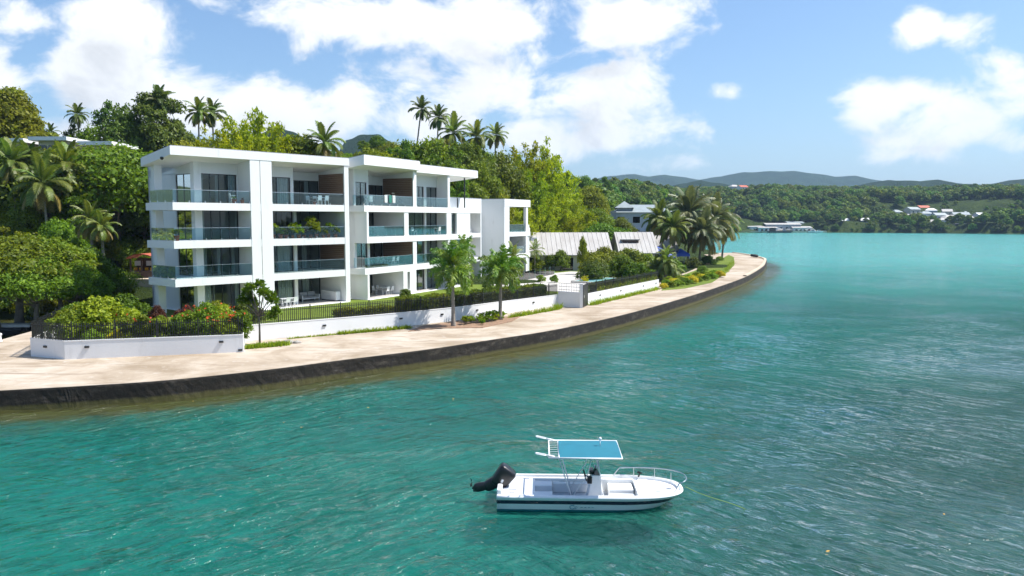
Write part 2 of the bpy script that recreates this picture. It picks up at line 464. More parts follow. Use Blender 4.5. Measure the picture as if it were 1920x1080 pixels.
CTRL = np.array([(-30, 55, .8), (-10, 70, .8), (-22, 62, .8), (5, 85, .8), (20, 100, .8), (0, 115, .8), (30, 130, .8), (42, 160, .8), (30, 180, .8), (46, 185, .8), (-14, 92, .8), (8, 130, .8), (20, 150, .9),
        (-25, 78, .8), (-36, 68, .8), (-42, 76, 1.2), (-60, 72, 1.2), (-90, 70, 1.2), (-40, 84, 3.0), (-50, 88, 5.5), (-60, 98, 10.5), (-75, 128, 18.5), (-110, 140, 19.5), (-110, 100, 12), (-85, 82, 5), (-150, 110, 14), (-200, 160, 22),
        (-38, 100, 8), (-32, 112, 10.5), (-25, 130, 13), (-18, 150, 14), (0, 168, 9), (-6, 145, 8), (12, 165, 5), (20, 200, 4), (-40, 180, 22), (-10, 118, 5), (30, 225, 3), (-80, 260, 34), (0, 260, 16), (30, 300, 12),
        (60, 400, 17), (40, 480, 24), (110, 560, 10), (150, 640, 22), (200, 620, 6), (200, 700, 27), (300, 600, 5), (300, 680, 25), (380, 560, 6), (400, 650, 26), (500, 560, 12), (520, 650, 32),
        (620, 560, 20), (800, 600, 30), (250, 800, 34), (450, 800, 34), (100, 760, 34), (0, 700, 36), (-150, 600, 45), (-300, 500, 45), (0, 1000, 40), (400, 1000, 40), (-500, 300, 40), (-600, 900, 50), (800, 1000, 45), (-300, 200, 28)], dtype=float)
def hz(X, Y):
    X = np.asarray(X, float); Y = np.asarray(Y, float)
    num = np.zeros(X.shape); den = np.zeros(X.shape)
    for (cx, cy_, cz) in CTRL:
        w = 1.0 / (((X - cx) ** 2 + (Y - cy_) ** 2) + 9.0) ** 1.7
        num += w * cz; den += w
    return num / den
def ground(x, y): return float(hz(np.array([x]), np.array([y]))[0])

gx = np.unique(np.concatenate([np.arange(-140, 100, 3.0), np.arange(100, 700, 9.0), np.arange(-420, -140, 14.)]))
gy = np.unique(np.concatenate([np.arange(28, 220, 3.0), np.arange(220, 900, 9.0), np.arange(900, 1300, 30.)]))
XX, YY = np.meshgrid(gx, gy)
SD = sdist(XX, YY); ZZ = hz(XX, YY)
rs = np.random.RandomState(3)
ZZ = np.where(SD > 1.5, ZZ * np.clip((SD - 1.5) / 5, .12, 1), -2.5)
idx = np.arange(XX.size).reshape(XX.shape)
Fq = np.stack([idx[:-1, :-1].ravel(), idx[:-1, 1:].ravel(), idx[1:, 1:].ravel(), idx[1:, :-1].ravel()], 1)
struct(link('terrain', fast_mesh('terrain', np.stack([XX.ravel(), YY.ravel(), ZZ.ravel()], 1), Fq, 'forest_floor', True)))

# water: one sheet to the horizon; shallow attribute = how near the sea floor comes up
def water_colour(t, v):
    att = t.n.new('ShaderNodeAttribute'); att.attribute_name = 'shallow'
    bay = t.n.new('ShaderNodeAttribute'); bay.attribute_name = 'bay'
    big1 = t.noise(v, .018, 4, .55, .8); big2 = t.noise(t.vmath('ADD', v, (31., 7., 0)), .05, 5, .6, .5)
    c = t.ramp(big1, [(.34, (.004, .135, .098)), (.52, (.008, .195, .148)), (.68, (.02, .26, .205))])
    c = t.mix(t.maprange(big2, .46, .66, 0, .65, True), c, (.016, .10, .086))
    c = t.mix(bay.outputs['Fac'], c, t.ramp(big2, [(.3, (.11, .49, .45)), (.7, (.16, .58, .54))]))
    deep = t.n.new('ShaderNodeAttribute'); deep.attribute_name = 'deep'
    c = t.mix(deep.outputs['Fac'], c, t.ramp(big2, [(.35, (.026, .078, .060)), (.65, (.038, .115, .090))]))  # body colour turned darker and greyer green by position
    rag = t.math('ADD', att.outputs['Fac'], t.math('MULTIPLY', t.math('SUBTRACT', t.noise(v, .9, 5, .6, .6), .5), .9))
    return t.mix(t.maprange(rag, .40, .85, 0, .95, True), c, t.ramp(big2, [(.35, (.085, .088, .022)), (.6, (.13, .115, .034))]))
m, t, o = newmat('sea_bed')
pbr(t, o, water_colour(t, position(t)), .9, 0, .0)
m, t, o = newmat('sea_water')
v = position(t); c = water_colour(t, v)
def train(ang, ln, ac, sc, det, rg):          # wavelets with long crests along ang
    q = t.new('ShaderNodeMapping', vector_type='TEXTURE', inp={'Vector': v, 'Rotation': (0, 0, R(ang)), 'Scale': (ln, ac, 1)})
    return t.noise(q.outputs[0], sc, det, rg, .35)
sepx = t.new('ShaderNodeSeparateXYZ'); t.l.new(v, sepx.inputs[0])
sway = t.math('ADD', sepx.outputs[0], t.math('MULTIPLY', t.math('SUBTRACT', t.noise(v, .08, 3, .5), .5), 14.))
side = t.maprange(sway, -8, 8, 0, 1, True)
wa = train(-48, 2.3, .62, 1.3, 4, .58); wb = train(42, 1.9, .62, 1.35, 4, .58); wc = train(-8, 1.6, .8, .55, 3, .5)
mixw = t.n.new('ShaderNodeMix'); mixw.data_type = 'FLOAT'; t.l.new(side, mixw.inputs[0]); t.l.new(wb, mixw.inputs[2]); t.l.new(wa, mixw.inputs[3])
w3 = t.noise(v, 5.5, 3, .6, .4)
bay2 = t.n.new('ShaderNodeAttribute'); bay2.attribute_name = 'bay'
gust = t.math('MULTIPLY', t.maprange(t.noise(v, .07, 4, .6, .8), .36, .62, .40, 1.2, True), t.maprange(bay2.outputs['Fac'], 0, 1, 1, .45))
h_ = t.math('ADD', t.math('MULTIPLY', wc, .4), t.math('MULTIPLY', gust, t.math('ADD', t.math('MULTIPLY', mixw.outputs[0], .38), t.math('MULTIPLY', w3, .06))))
bmp = t.new('ShaderNodeBump', inp={'Strength': 1.0, 'Distance': 1.15}); t.l.new(h_, bmp.inputs['Height'])
df = t.n.new('ShaderNodeBsdfDiffuse'); t.l.new(c, df.inputs[0]); t.l.new(bmp.outputs[0], df.inputs['Normal'])
tr = t.new('ShaderNodeBsdfTransparent', inp={0: (.86, .97, .95, 1)})
body = t.new('ShaderNodeMixShader', inp={0: .62}); t.l.new(df.outputs[0], body.inputs[1]); t.l.new(tr.outputs[0], body.inputs[2])
gl = t.new('ShaderNodeBsdfGlossy', inp={0: (1, 1, 1, 1), 1: .09}); t.l.new(bmp.outputs[0], gl.inputs['Normal'])
fr = t.new('ShaderNodeFresnel', inp={0: 1.44}); t.l.new(bmp.outputs[0], fr.inputs['Normal'])
mx = t.new('ShaderNodeMixShader'); t.l.new(fr.outputs[0], mx.inputs[0]); t.l.new(body.outputs[0], mx.inputs[1]); t.l.new(gl.outputs[0], mx.inputs[2])
t.l.new(mx.outputs[0], o.inputs[0])
def axis(fine0, fine1, step, far0, far1):
    a = list(np.arange(fine0, fine1 + .01, step))
    s_ = step; x = fine1
    while x < far1: s_ *= 1.5; x += s_; a.append(x)
    s_ = step; x = fine0
    while x > far0: s_ *= 1.5; x -= s_; a.insert(0, x)
    return np.array(a)
def attrs(me, X, Y, qd):
    shallow = np.clip(1.2 - qd / 5.0, 0, 1) * (Y < 240)
    shallow = np.maximum(shallow, ((X < -33) & (Y > 46) & (Y < 90)).astype(float))      # the creek behind the quay is brown all through
    bayv = np.clip((Y - 75) / 130, 0, 1) * np.clip((X + Y * .05 - 5) / 40, 0, 1)
    greyv = np.clip((qd - 9) / 20, 0, 1) * np.clip((X + 2) / 12, 0, 1) * np.clip((90 - Y) / 45, 0, 1) * .92  # grows away from the quay, right-hand near water only
    for nm, arr in (('shallow', shallow), ('bay', bayv), ('deep', greyv)):
        a = me.attributes.new(nm, 'FLOAT', 'POINT'); a.data.foreach_set('value', arr.ravel().astype(np.float32))
def grid_faces(shape):
    idx = np.arange(shape[0] * shape[1]).reshape(shape)
    return np.stack([idx[:-1, :-1].ravel(), idx[:-1, 1:].ravel(), idx[1:, 1:].ravel(), idx[1:, :-1].ravel()], 1)
# sea bed: rises to the foot of the quay
cx_ = np.unique(np.clip(axis(-60, 70, 1.0, -4450, 4450), -4450, 4450)); cy_ = np.unique(np.clip(axis(10, 215, 1.0, -580, 5560), -580, 5560))
XX, YY = np.meshgrid(cx_, cy_); qd_c = -sdist(XX, YY)
me = fast_mesh('seabed', np.stack([XX.ravel(), YY.ravel(), (-.12 - .85 * np.clip(qd_c / 7., 0, 1)).ravel()], 1), grid_faces(XX.shape), 'sea_bed', True)
attrs(me, XX, YY, qd_c); struct(link('seabed', me))
# surface: real wavelets in the near water, a plain sheet to the horizon
def sample(X, Y, field):                       # bilinear look-up on the coarse grid
    ix = np.clip(np.searchsorted(cx_, X) - 1, 0, len(cx_) - 2); iy = np.clip(np.searchsorted(cy_, Y) - 1, 0, len(cy_) - 2)
    fx = (X - cx_[ix]) / (cx_[ix + 1] - cx_[ix]); fy = (Y - cy_[iy]) / (cy_[iy + 1] - cy_[iy])
    return (field[iy, ix] * (1 - fx) + field[iy, ix + 1] * fx) * (1 - fy) + (field[iy + 1, ix] * (1 - fx) + field[iy + 1, ix + 1] * fx) * fy
wx = np.unique(np.clip(axis(-34, 46, .15, -4450, 4450), -4450, 4450))
wy = np.concatenate([np.arange(15, 30, .085), np.arange(30, 50, .14), np.arange(50, 84, .26), np.arange(84, 215, 2.0)])
lo = []; q = 15.; st = .2
while q > -9000: q -= st; st *= 1.5; lo.insert(0, q)
hi = []; q = 215.; st = 2.
while q < 12000: q += st; st *= 1.4; hi.append(q)
wy = np.unique(np.clip(np.concatenate([lo, wy, hi]), -580, 5560))
XX, YY = np.meshgrid(wx, wy)
rw = np.random.RandomState(12)
def wave_train(mean, spread, n, l0, l1, slope):
    h = np.zeros(XX.shape)
    for k in range(n):
        lam = l0 * (l1 / l0) ** rw.rand(); th = R(mean + rw.normal() * spread); kk = 2 * math.pi / lam
        ph = kk * (XX * math.cos(th) + YY * math.sin(th)) + rw.rand() * 6.28 + .7 * np.sin(XX * .21 * rw.rand() + YY * .17 * rw.rand() + rw.rand() * 6)
        h += slope / kk * np.sin(ph)
    return h
near = (YY > 14) & (YY < 84) & (XX > -36) & (XX < 48)
sway = XX + 4 * np.sin(YY * .13 + 1) + 3 * np.sin(XX * .11 - YY * .09)
side = 1 / (1 + np.exp(-sway / 3.5))
gust = .62 + .38 * np.sin(XX * .19 + YY * .11 + 1.) * np.sin(YY * .17 - XX * .07 + 2.) + .22 * np.sin(XX * .43 - YY * .31)
gust = np.clip(gust, .22, 1.2)
calm = np.exp(-(((XX + 4) / 6.) ** 2 + ((YY - 34) / 7.) ** 2)); gust = gust * (1 - .65 * calm)
h = side * wave_train(42, 17, 40, .40, 1.7, .0255) + (1 - side) * wave_train(124, 20, 40, .40, 1.6, .0265)
h = h * gust + wave_train(80, 30, 10, 2.5, 6., .016)
h = h + 2.2 * np.abs(h) * h
fade = np.clip((84 - YY) / 22, 0, 1) * np.clip((YY - 14.5) / 2, 0, 1) * np.clip((XX + 34) / 3, 0, 1) * np.clip((46 - XX) / 3, 0, 1)
h = np.where(near, h * fade, 0.)
me = fast_mesh('water', np.stack([XX.ravel(), YY.ravel(), h.ravel()], 1), grid_faces(XX.shape), 'sea_water', True)
attrs(me, XX, YY, sample(XX, YY, qd_c)); struct(link('water', me))

# quay: paved apron with the sea wall along its outer edge
apron = [tuple(p) for p in QL] + [(48, 204), (44, 175), (36, 150), (28, 128), (19, 108), (12, 96), (4, 84), (-6, 72), (-16, 62), (-24, 56), (-30, 58), (-36.6, 61), (-36.0, 55.0), (-48, 49), (-70, 46)]
mb = MB(); mb.prism(apron, .3, QZ)
struct(mb.build('quay_pavement', 'quay_concrete'))
def offset_line(P, d):
    out = []
    for i, p in enumerate(P):
        a = P[max(i - 1, 0)]; b = P[min(i + 1, len(P) - 1)]
        t_ = (Vector(b) - Vector(a)).normalized(); out.append(Vector((p[0] + t_.y * d, p[1] - t_.x * d)))
    return out
def strip(mb, P, d0, d1, z0, z1):             # a wall that follows a line, between two side offsets
    A = offset_line(P, d0); B = offset_line(P, d1); n = len(P)
    for i in range(n - 1):
        mb.hexa([(A[i].x, A[i].y, z0), (A[i + 1].x, A[i + 1].y, z0), (B[i + 1].x, B[i + 1].y, z0), (B[i].x, B[i].y, z0),
                 (A[i].x, A[i].y, z1), (A[i + 1].x, A[i + 1].y, z1), (B[i + 1].x, B[i + 1].y, z1), (B[i].x, B[i].y, z1)])
def loft_strip(mb, P, prof, rnd=None, jit=0.):
    rows = []
    for (d, z) in prof:
        A = offset_line(P, d); rows.append([(p.x + (rnd.uniform(-jit, jit) if rnd else 0), p.y + (rnd.uniform(-jit, jit) if rnd else 0), z) for p in A])
    n = len(P); V = [v for r in rows for v in r]; F = []
    for k in range(len(prof) - 1):
        for i in range(n - 1): F.append((k * n + i, (k + 1) * n + i, (k + 1) * n + i + 1, k * n + i + 1))
    mb.add(V, F)
rnd = random.Random(5)
dense = smooth_line([tuple(p) for p in QL], 3)
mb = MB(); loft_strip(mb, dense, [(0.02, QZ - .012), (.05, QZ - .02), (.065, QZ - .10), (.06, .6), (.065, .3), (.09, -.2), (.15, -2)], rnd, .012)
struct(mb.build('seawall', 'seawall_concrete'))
far_edge = [p for p in QL if p.y > 118]
mb = MB(); loft_strip(mb, far_edge, [(-.5, QZ + .002), (-.5, QZ + .16), (-.02, QZ + .16), (.0, QZ - .02)])
struct(mb.build('quay_kerb', 'tan_paving'))
# tyre fender lying on the kerb of the far bend
tp = Vector((54.6, 178.5))
mb = MB(); mb.lathe([(.45, -.2), (.7, -.28), (.85, -.15), (.88, 0), (.85, .15), (.7, .28), (.45, .2), (.42, 0)], 18)
o = mb.build('tyre_fender', 'rubber', None, False, True); o.location = (tp.x - .5, tp.y, QZ + .16 + .27); o.rotation_euler = (R(6), R(4), R(35))
tag(o, 'black rubber tyre lying on the kerb at the quay bend', 'tyre')

# mountains: ridges with their own distance, height and depth
def ridge(name, prof, Y, depth, seed, mat='mountain_forest', rough=.10):
    rr = np.random.RandomState(seed)
    pts = [at(px, py, Y) for px, py in prof]
    xs = np.array([p.x for p in pts]); zs = np.array([p.z for p in pts])
    n = 220; x = np.linspace(xs[0], xs[-1], n); zc = np.interp(x, xs, zs)
    m_ = 26; prf = np.linspace(-1, 1, m_)
    ph = rr.rand(10) * 9
    V = []
    for j, q in enumerate(prf):
        prof_ = (1 - abs(q) ** 1.25)
        wob = sum(np.sin(x / (depth * (.09 + .07 * k)) + ph[k] + q * (2 + k)) for k in range(5)) / 5
        z = zc * prof_ * (1 + rough * 2 * wob * abs(q) * 1.5) + zc * rough * .06 * np.sin(x / depth * 41 + ph[6] + q * 17) * prof_
        y = Y + q * depth + wob * depth * .1 * abs(q)
        V.append(np.stack([x, y, np.where(abs(q) > .99, -6, z)], 1))
    V = np.concatenate(V); idx = np.arange(n * m_).reshape(m_, n)
    F_ = np.stack([idx[:-1, :-1].ravel(), idx[:-1, 1:].ravel(), idx[1:, 1:].ravel(), idx[1:, :-1].ravel()], 1)
    return struct(link(name, fast_mesh(name, V, F_, mat, True)))
ridge('hills', [(960, 405), (1020, 372), (1080, 345), (1140, 329), (1190, 325), (1215, 330), (1245, 326), (1275, 331), (1310, 336), (1345, 330), (1390, 322), (1440, 320.5), (1480, 320), (1520, 324), (1560, 330), (1600, 329), (1640, 338), (1700, 345), (1790, 372), (1900, 405)], 3100, 700, 1)
ridge('hills', [(1480, 400), (1560, 355), (1620, 344), (1660, 337), (1720, 339), (1750, 336), (1800, 344), (1850, 345), (1900, 336), (1960, 330), (2060, 322), (2200, 340), (2400, 395)], 1450, 330, 2)
ridge('hills', [(1640, 400), (1700, 345), (1740, 336), (1790, 345), (1860, 375), (1920, 400)], 4200, 700, 7)
ridge('hills', [(1180, 400), (1240, 352), (1275, 344), (1310, 337), (1350, 343), (1390, 350), (1460, 395)], 1500, 260, 8)
ridge('hills', [(610, 395), (635, 285), (650, 262), (672, 252), (695, 248), (715, 250), (735, 265), (760, 300), (800, 390)], 950, 130, 3)
ridge('hills', [(420, 390), (480, 255), (520, 236), (545, 244), (575, 258), (600, 270), (640, 300), (690, 390)], 760, 130, 4)

# ------------------------------------------------------------------ plants: prototypes
def leaf_quads(rng, C, N, L, Wd, droop=0.):
    n = len(C)
    N = N / (np.linalg.norm(N, axis=1, keepdims=True) + 1e-9)
    r = rng.normal(size=(n, 3)); U = r - (r * N).sum(1, keepdims=True) * N
    U /= np.linalg.norm(U, axis=1, keepdims=True) + 1e-9
    U[:, 2] -= droop; U /= np.linalg.norm(U, axis=1, keepdims=True) + 1e-9
    Vv = np.cross(N, U); Vv /= np.linalg.norm(Vv, axis=1, keepdims=True) + 1e-9
    L = np.asarray(L).reshape(-1, 1) * np.ones((n, 1)); Wd = np.asarray(Wd).reshape(-1, 1) * np.ones((n, 1))
    V = np.stack([C - U * L * .5, C + Vv * Wd * .5 + U * L * .08, C + U * L * .5, C - Vv * Wd * .5 + U * L * .08], 1).reshape(-1, 3)
    F_ = np.arange(n * 4).reshape(n, 4)
    return V, F_
def lobes_cloud(rng, lobes, n, L, asp=.55, up=.35, jitter=.7, droop=.1, shell=.45):
    lobes = np.array(lobes, float)          # x y z rx ry rz
    area = (lobes[:, 3] * lobes[:, 5]); pick = rng.choice(len(lobes), n, p=area / area.sum())
    d = rng.normal(size=(n, 3)); d /= np.linalg.norm(d, axis=1, keepdims=True)
    d[:, 2] = np.where(d[:, 2] < -.35, -d[:, 2], d[:, 2])
    rad = 1 - shell * rng.rand(n) ** 1.6
    bump = 1 + .16 * np.sin(d[:, 0] * 7 + pick) * np.cos(d[:, 1] * 6 + pick * 2) + .1 * rng.normal(size=n)
    P = lobes[pick, :3] + d * lobes[pick, 3:6] * (rad * bump)[:, None]
    N = d + np.array([0, 0, up]) + rng.normal(size=(n, 3)) * jitter
    sz = L * (0.65 + .7 * rng.rand(n))
    return leaf_quads(rng, P, N, sz, sz * asp, droop)
def crown_lobes(rng, r, h, z0, k, spread=.75, flat=.8):
    out = []
    for i in range(k):
        a = i * 2.39996 + rng.uniform(-.3, .3); q = (i + .5) / k
        zz = z0 + h * (.12 + .76 * q); rr = r * spread * math.sqrt(max(.05, 1 - (2 * abs(q - .38)) ** 2)) * rng.uniform(.6, 1.05)
        s_ = r * rng.uniform(.30, .50)
        out.append((rr * math.cos(a), rr * math.sin(a), zz, s_, s_, s_ * flat))
    return out
def trunk_mesh(rng, name, H, r0, targets, mat='trunk', lean=0.3):
    mb = MB(); bx = rng.uniform(-lean, lean); by = rng.uniform(-lean, lean)
    pts = [(bx * (q ** 2) * 2, by * (q ** 2) * 2, H * q) for q in (-.06, .15, .4, .7, 1.0)]
    mb.tube(pts, [r0 * 1.35, r0, r0 * .82, r0 * .65, r0 * .45], 8)
    for tg in targets:
        q = min(.95, max(.35, tg[2] / H * .6)); st = Vector((bx * q * q * 2, by * q * q * 2, H * q)); e = Vector(tg[:3])
        mid = st.lerp(e, .5) + Vector((0, 0, -.1 * (e - st).length))
        mb.tube([st, mid, e], [r0 * .42, r0 * .28, r0 * .08], 6)
    return mb.mesh(name, mat, None, True)
PROTO = {}
def make_proto(kind, seed, crown, trunk, H): PROTO.setdefault(kind, []).append((crown, trunk, H))
# round broadleaf, tall open tree, spreading tree, airy tree, shore tree, shrub
for sd_ in range(4):
    rng = np.random.RandomState(100 + sd_)
    lb = crown_lobes(rng, 3.6, 5.2, 2.6, 17)
    V, F_ = lobes_cloud(rng, lb, 12000, .30)
    make_proto('round', sd_, fast_mesh('crown_round', V, F_), trunk_mesh(rng, 'trunk_round', 5.0, .22, lb[4:12:2]), 8.2)
for sd_ in range(3):
    rng = np.random.RandomState(140 + sd_)
    lb = []
    for i in range(15):
        a = rng.uniform(0, 6.28); q = i / 14; rr = (1.0 + 2.2 * math.sin(3.1 * q ** .8)) * rng.uniform(.35, 1.0)
        s_ = rng.uniform(.7, 1.35); lb.append((rr * math.cos(a), rr * math.sin(a), 4.2 + 8.0 * q, s_, s_, s_ * .75))
    V, F_ = lobes_cloud(rng, lb, 9500, .30, shell=.6)
    make_proto('tall', sd_, fast_mesh('crown_tall', V, F_), trunk_mesh(rng, 'trunk_tall', 11.5, .25, lb[::2], lean=.5), 13.2)
for sd_ in range(2):
    rng = np.random.RandomState(170 + sd_)
    lb = crown_lobes(rng, 4.6, 3.4, 2.8, 22, .85, .62)
    V, F_ = lobes_cloud(rng, lb, 14000, .29)
    make_proto('spread', sd_, fast_mesh('crown_spread', V, F_), trunk_mesh(rng, 'trunk_spread', 4.0, .26, lb[::3]), 6.6)
for sd_ in range(2):
    rng = np.random.RandomState(180 + sd_)
    lb = []
    for i in range(26):
        a = rng.uniform(0, 6.28); q = i / 25; rr = (2.3 - 1.3 * q) * rng.uniform(.3, 1.0); s_ = rng.uniform(.35, .75)
        lb.append((rr * math.cos(a), rr * math.sin(a), 4 + 6.2 * q, s_, s_, s_ * .8))
    V, F_ = lobes_cloud(rng, lb, 2600, .30, shell=.9)
    make_proto('airy', sd_, fast_mesh('crown_airy', V, F_), trunk_mesh(rng, 'trunk_airy', 9.5, .16, lb[::2], lean=.3), 10.6)
for sd_ in range(3):                          # bamboo: arching plumes
    rng = np.random.RandomState(200 + sd_)
    P = []; mb = MB()
    for i in range(30):
        a = rng.uniform(0, 6.28); ln = rng.uniform(7.5, 12.5); out = rng.uniform(.8, 4.2); b = (rng.normal() * .5, rng.normal() * .5)
        pts = []
        for q in np.linspace(0, 1, 9):
            rr = out * q ** 2.2; z = ln * (q - .22 * q ** 4 * (out / 3.))
            pts.append((b[0] + rr * math.cos(a), b[1] + rr * math.sin(a), z))
        mb.tube(pts, [.055 * (1 - .85 * q) for q in np.linspace(0, 1, 9)], 5, False)
        pa = np.array(pts)
        for k in range(24):
            q = .25 + .75 * rng.rand() ** .7; ii = min(7, int(q * 8)); fr = q * 8 - ii
            c_ = pa[ii] * (1 - fr) + pa[ii + 1] * fr; s_ = .62 * math.sin(math.pi * min(1, q * .85 + .1)) + .12
            P.append(c_ + rng.normal(size=(11, 3)) * np.array([s_, s_, s_ * .75]) * .75)
    P = np.concatenate(P); N = rng.normal(size=P.shape) + np.array([0, 0, .5])
    sz = .40 * (.6 + .8 * rng.rand(len(P)))
    V, F_ = leaf_quads(rng, P, N, sz, sz * .38, .55)
    make_proto('bamboo', sd_, fast_mesh('crown_bamboo', V, F_), mb.mesh('culms', 'bamboo_culm'), 11.0)
for sd_ in range(4):
    rng = np.random.RandomState(230 + sd_)
    lb = crown_lobes(rng, 4.2, 6.0, 1.6, 10)
    V, F_ = lobes_cloud(rng, lb, 1500, .95, .65)
    make_proto('shore', sd_, fast_mesh('crown_shore', V, F_), trunk_mesh(rng, 'trunk_shore', 4.5, .3, lb[4:8:2]), 8.4)
for sd_ in range(3):
    rng = np.random.RandomState(250 + sd_)
    lb = crown_lobes(rng, .85, .95, .12, 9, .7, .9)
    V, F_ = lobes_cloud(rng, lb, 4500, .105, .5)
    make_proto('shrub', sd_, fast_mesh('crown_shrub', V, F_), trunk_mesh(rng, 'trunk_shrub', .6, .035, lb[:6]), 1.25)
for sd_ in range(2):                          # clipped hedge block, one metre long
    rng = np.random.RandomState(260 + sd_)
    n = 3600; P = rng.rand(n, 3) * np.array([1.06, .8, 1.0]) - np.array([.53, .4, 0])
    ax_ = rng.choice(4, n, p=[.34, .28, .08, .3]); j = rng.rand(n) ** 2 * .18
    P[:, 2] = np.where(ax_ == 0, 1.0 - j, P[:, 2]); P[:, 1] = np.where(ax_ == 1, -.4 + j, P[:, 1]); P[:, 1] = np.where(ax_ == 2, .4 - j, P[:, 1])
    P += .06 * np.sin(P[:, [1, 2, 0]] * 7) + rng.normal(size=(n, 3)) * .035
    N = np.zeros((n, 3)); N[:, 2] = .6; N[ax_ == 1, 1] = -1; N += rng.normal(size=(n, 3)) * .8
    V, F_ = leaf_quads(rng, P, N, .13, .07)
    mb = MB()
    for q in range(4): mb.tube([(q * .25 - .4, rng.uniform(-.15, .15), -.05), (q * .25 - .38 + rng.uniform(-.1, .1), rng.uniform(-.2, .2), .8)], .018, 5)
    make_proto('hedge', sd_, fast_mesh('crown_hedge', V, F_), mb.mesh('stems', 'trunk'), 1.0)
for sd_ in range(2):                          # tall informal hedge, one metre long
    rng = np.random.RandomState(280 + sd_); lb = []
    for i in range(16): s_ = rng.uniform(.26, .40); lb.append((rng.uniform(-.35, .35), rng.uniform(-.25, .25), .3 + 1.75 * (i + .5) / 16 + rng.uniform(-.1, .1), s_, s_, s_ * .9))
    V, F_ = lobes_cloud(rng, lb, 5200, .12, .55)
    make_proto('tallhedge', sd_, fast_mesh('crown_tallhedge', V, F_), trunk_mesh(rng, 'stems_tallhedge', 1.6, .03, lb[::3]), 2.35)
for sd_ in range(2):                          # croton / leafy plants: rosettes of broad leaves
    rng = np.random.RandomState(270 + sd_)
    P = []; N = []
    for i in range(16):
        a = rng.uniform(0, 6.28); r_ = rng.uniform(.02, .38); z = rng.uniform(.25, .8) - r_ * .3
        for k in range(12):
            b = rng.uniform(0, 6.28); d = np.array([math.cos(b), math.sin(b), rng.uniform(.1, 1.0)]); P.append(np.array([r_ * math.cos(a), r_ * math.sin(a), z]) + d * .11)
            N.append(np.cross(d, rng.normal(size=3)))
    V, F_ = leaf_quads(rng, np.array(P), np.array(N), .24, .10)
    mb = MB()
    for q in range(5): a = q * 1.26; mb.tube([(0, 0, -.04), (.2 * math.cos(a), .2 * math.sin(a), .5)], .012, 5)
    make_proto('croton', sd_, fast_mesh('leaves_croton', V, F_), mb.mesh('stems', 'trunk'), .95)

VAR = {}
def mat_mesh(me, mat):                        # same geometry with another material
    k = (me.name, mat)
    if k not in VAR:
        c_ = me.copy(); c_.materials.clear(); c_.materials.append(M[mat]); VAR[k] = c_
    return VAR[k]
prnd = random.Random(11)
PALMS_MAT = {}
def plant(kind, name, mat, loc, height, label, cat, group=None, wide=1.0, crown='crown', stem='trunk', var=None):
    cr, tr, H = PROTO[kind][prnd.randrange(len(PROTO[kind])) if var is None else var % len(PROTO[kind])]
    k = height / H
    o = thing(name, label, cat, loc, 0, group)
    rz = prnd.uniform(0, 6.28)
    c_ = link(crown, mat_mesh(cr, mat), o, (0, 0, 0), (0, 0, rz), (k * wide, k * wide, k))
    t_ = link(stem, tr, o, (0, 0, 0), (0, 0, rz), (k * wide, k * wide, k))
    return o

# palm fronds: a rachis with leaflets, built along +x
def frond_mesh(name, elev, droop, L, nl, lw, ll, mat, seed, plumose=0.):
    rng = np.random.RandomState(seed); n = 14; pts = []; x = z = 0.; a = R(elev)
    for i in range(n + 1):
        pts.append(Vector((x, 0, z))); st = L / n; x += math.cos(a) * st; z += math.sin(a) * st; a -= R(droop) / n * (0.5 + 1.2 * i / n)
    mb = MB(); mb.tube(pts, [L * .011 * (1 - .8 * i / n) for i in range(n + 1)], 4, False)
    V = []; F_ = []
    for i in range(nl):
        q = .12 + .88 * (i + .5) / nl; k = q * n; j = min(n - 1, int(k)); p = pts[j].lerp(pts[j + 1], k - j)
        d = (pts[j + 1] - pts[j]).normalized(); le = ll * (math.sin(math.pi * (.12 + .80 * q)) ** .8) * rng.uniform(.85, 1.1)
        for sgn in (-1, 1):
            roll = rng.uniform(-plumose, plumose) if plumose else 0.
            side = Vector((0, sgn, 0)); up = d.cross(side) * sgn
            if up.z < 0: up = -up
            sd2 = (side * math.cos(roll) + up * math.sin(roll))
            e1 = p + (sd2 * .8 + d * .55).normalized() * le * .5 + up * le * .06
            e2 = p + (sd2 * .72 + d * .65).normalized() * le + Vector((0, 0, -le * (.38 if not plumose else .2) * rng.uniform(.5, 1.4)))
            w_ = d * lw * .5
            b = len(V); V += [p - w_, p + w_, e1 + w_ * 1.2, e2, e1 - w_ * 1.2]; F_ += [(b, b + 1, b + 2, b + 4), (b + 4, b + 2, b + 3)]
    mb.add(V, F_); return mb.mesh(name, mat)
FR = {}
def frond_set(key, mat, old, L, nl, lw, ll, plum=0., prof=((82, 40), (62, 62), (42, 82), (18, 88), (-8, 78), (-38, 46))):
    FR[key] = [frond_mesh('frond_' + key, e_, d_, L, nl, lw, ll, old if (i == len(prof) - 1 and old) else mat, 300 + i, plum) for i, (e_, d_) in enumerate(prof)]
frond_set('coco', 'frond_green', 'frond_old', 4.6, 38, .13, 1.25)
frond_set('cocodark', 'frond_dark', 'frond_dark', 4.6, 38, .13, 1.25)
frond_set('cocogrey', 'frond_grey', 'frond_old', 5.6, 44, .14, 1.5)
frond_set('fox', 'frond_lush', 'frond_lush', 2.15, 46, .075, .56, 1.4)
frond_set('small', 'frond_green', None, 1.5, 22, .045, .42)
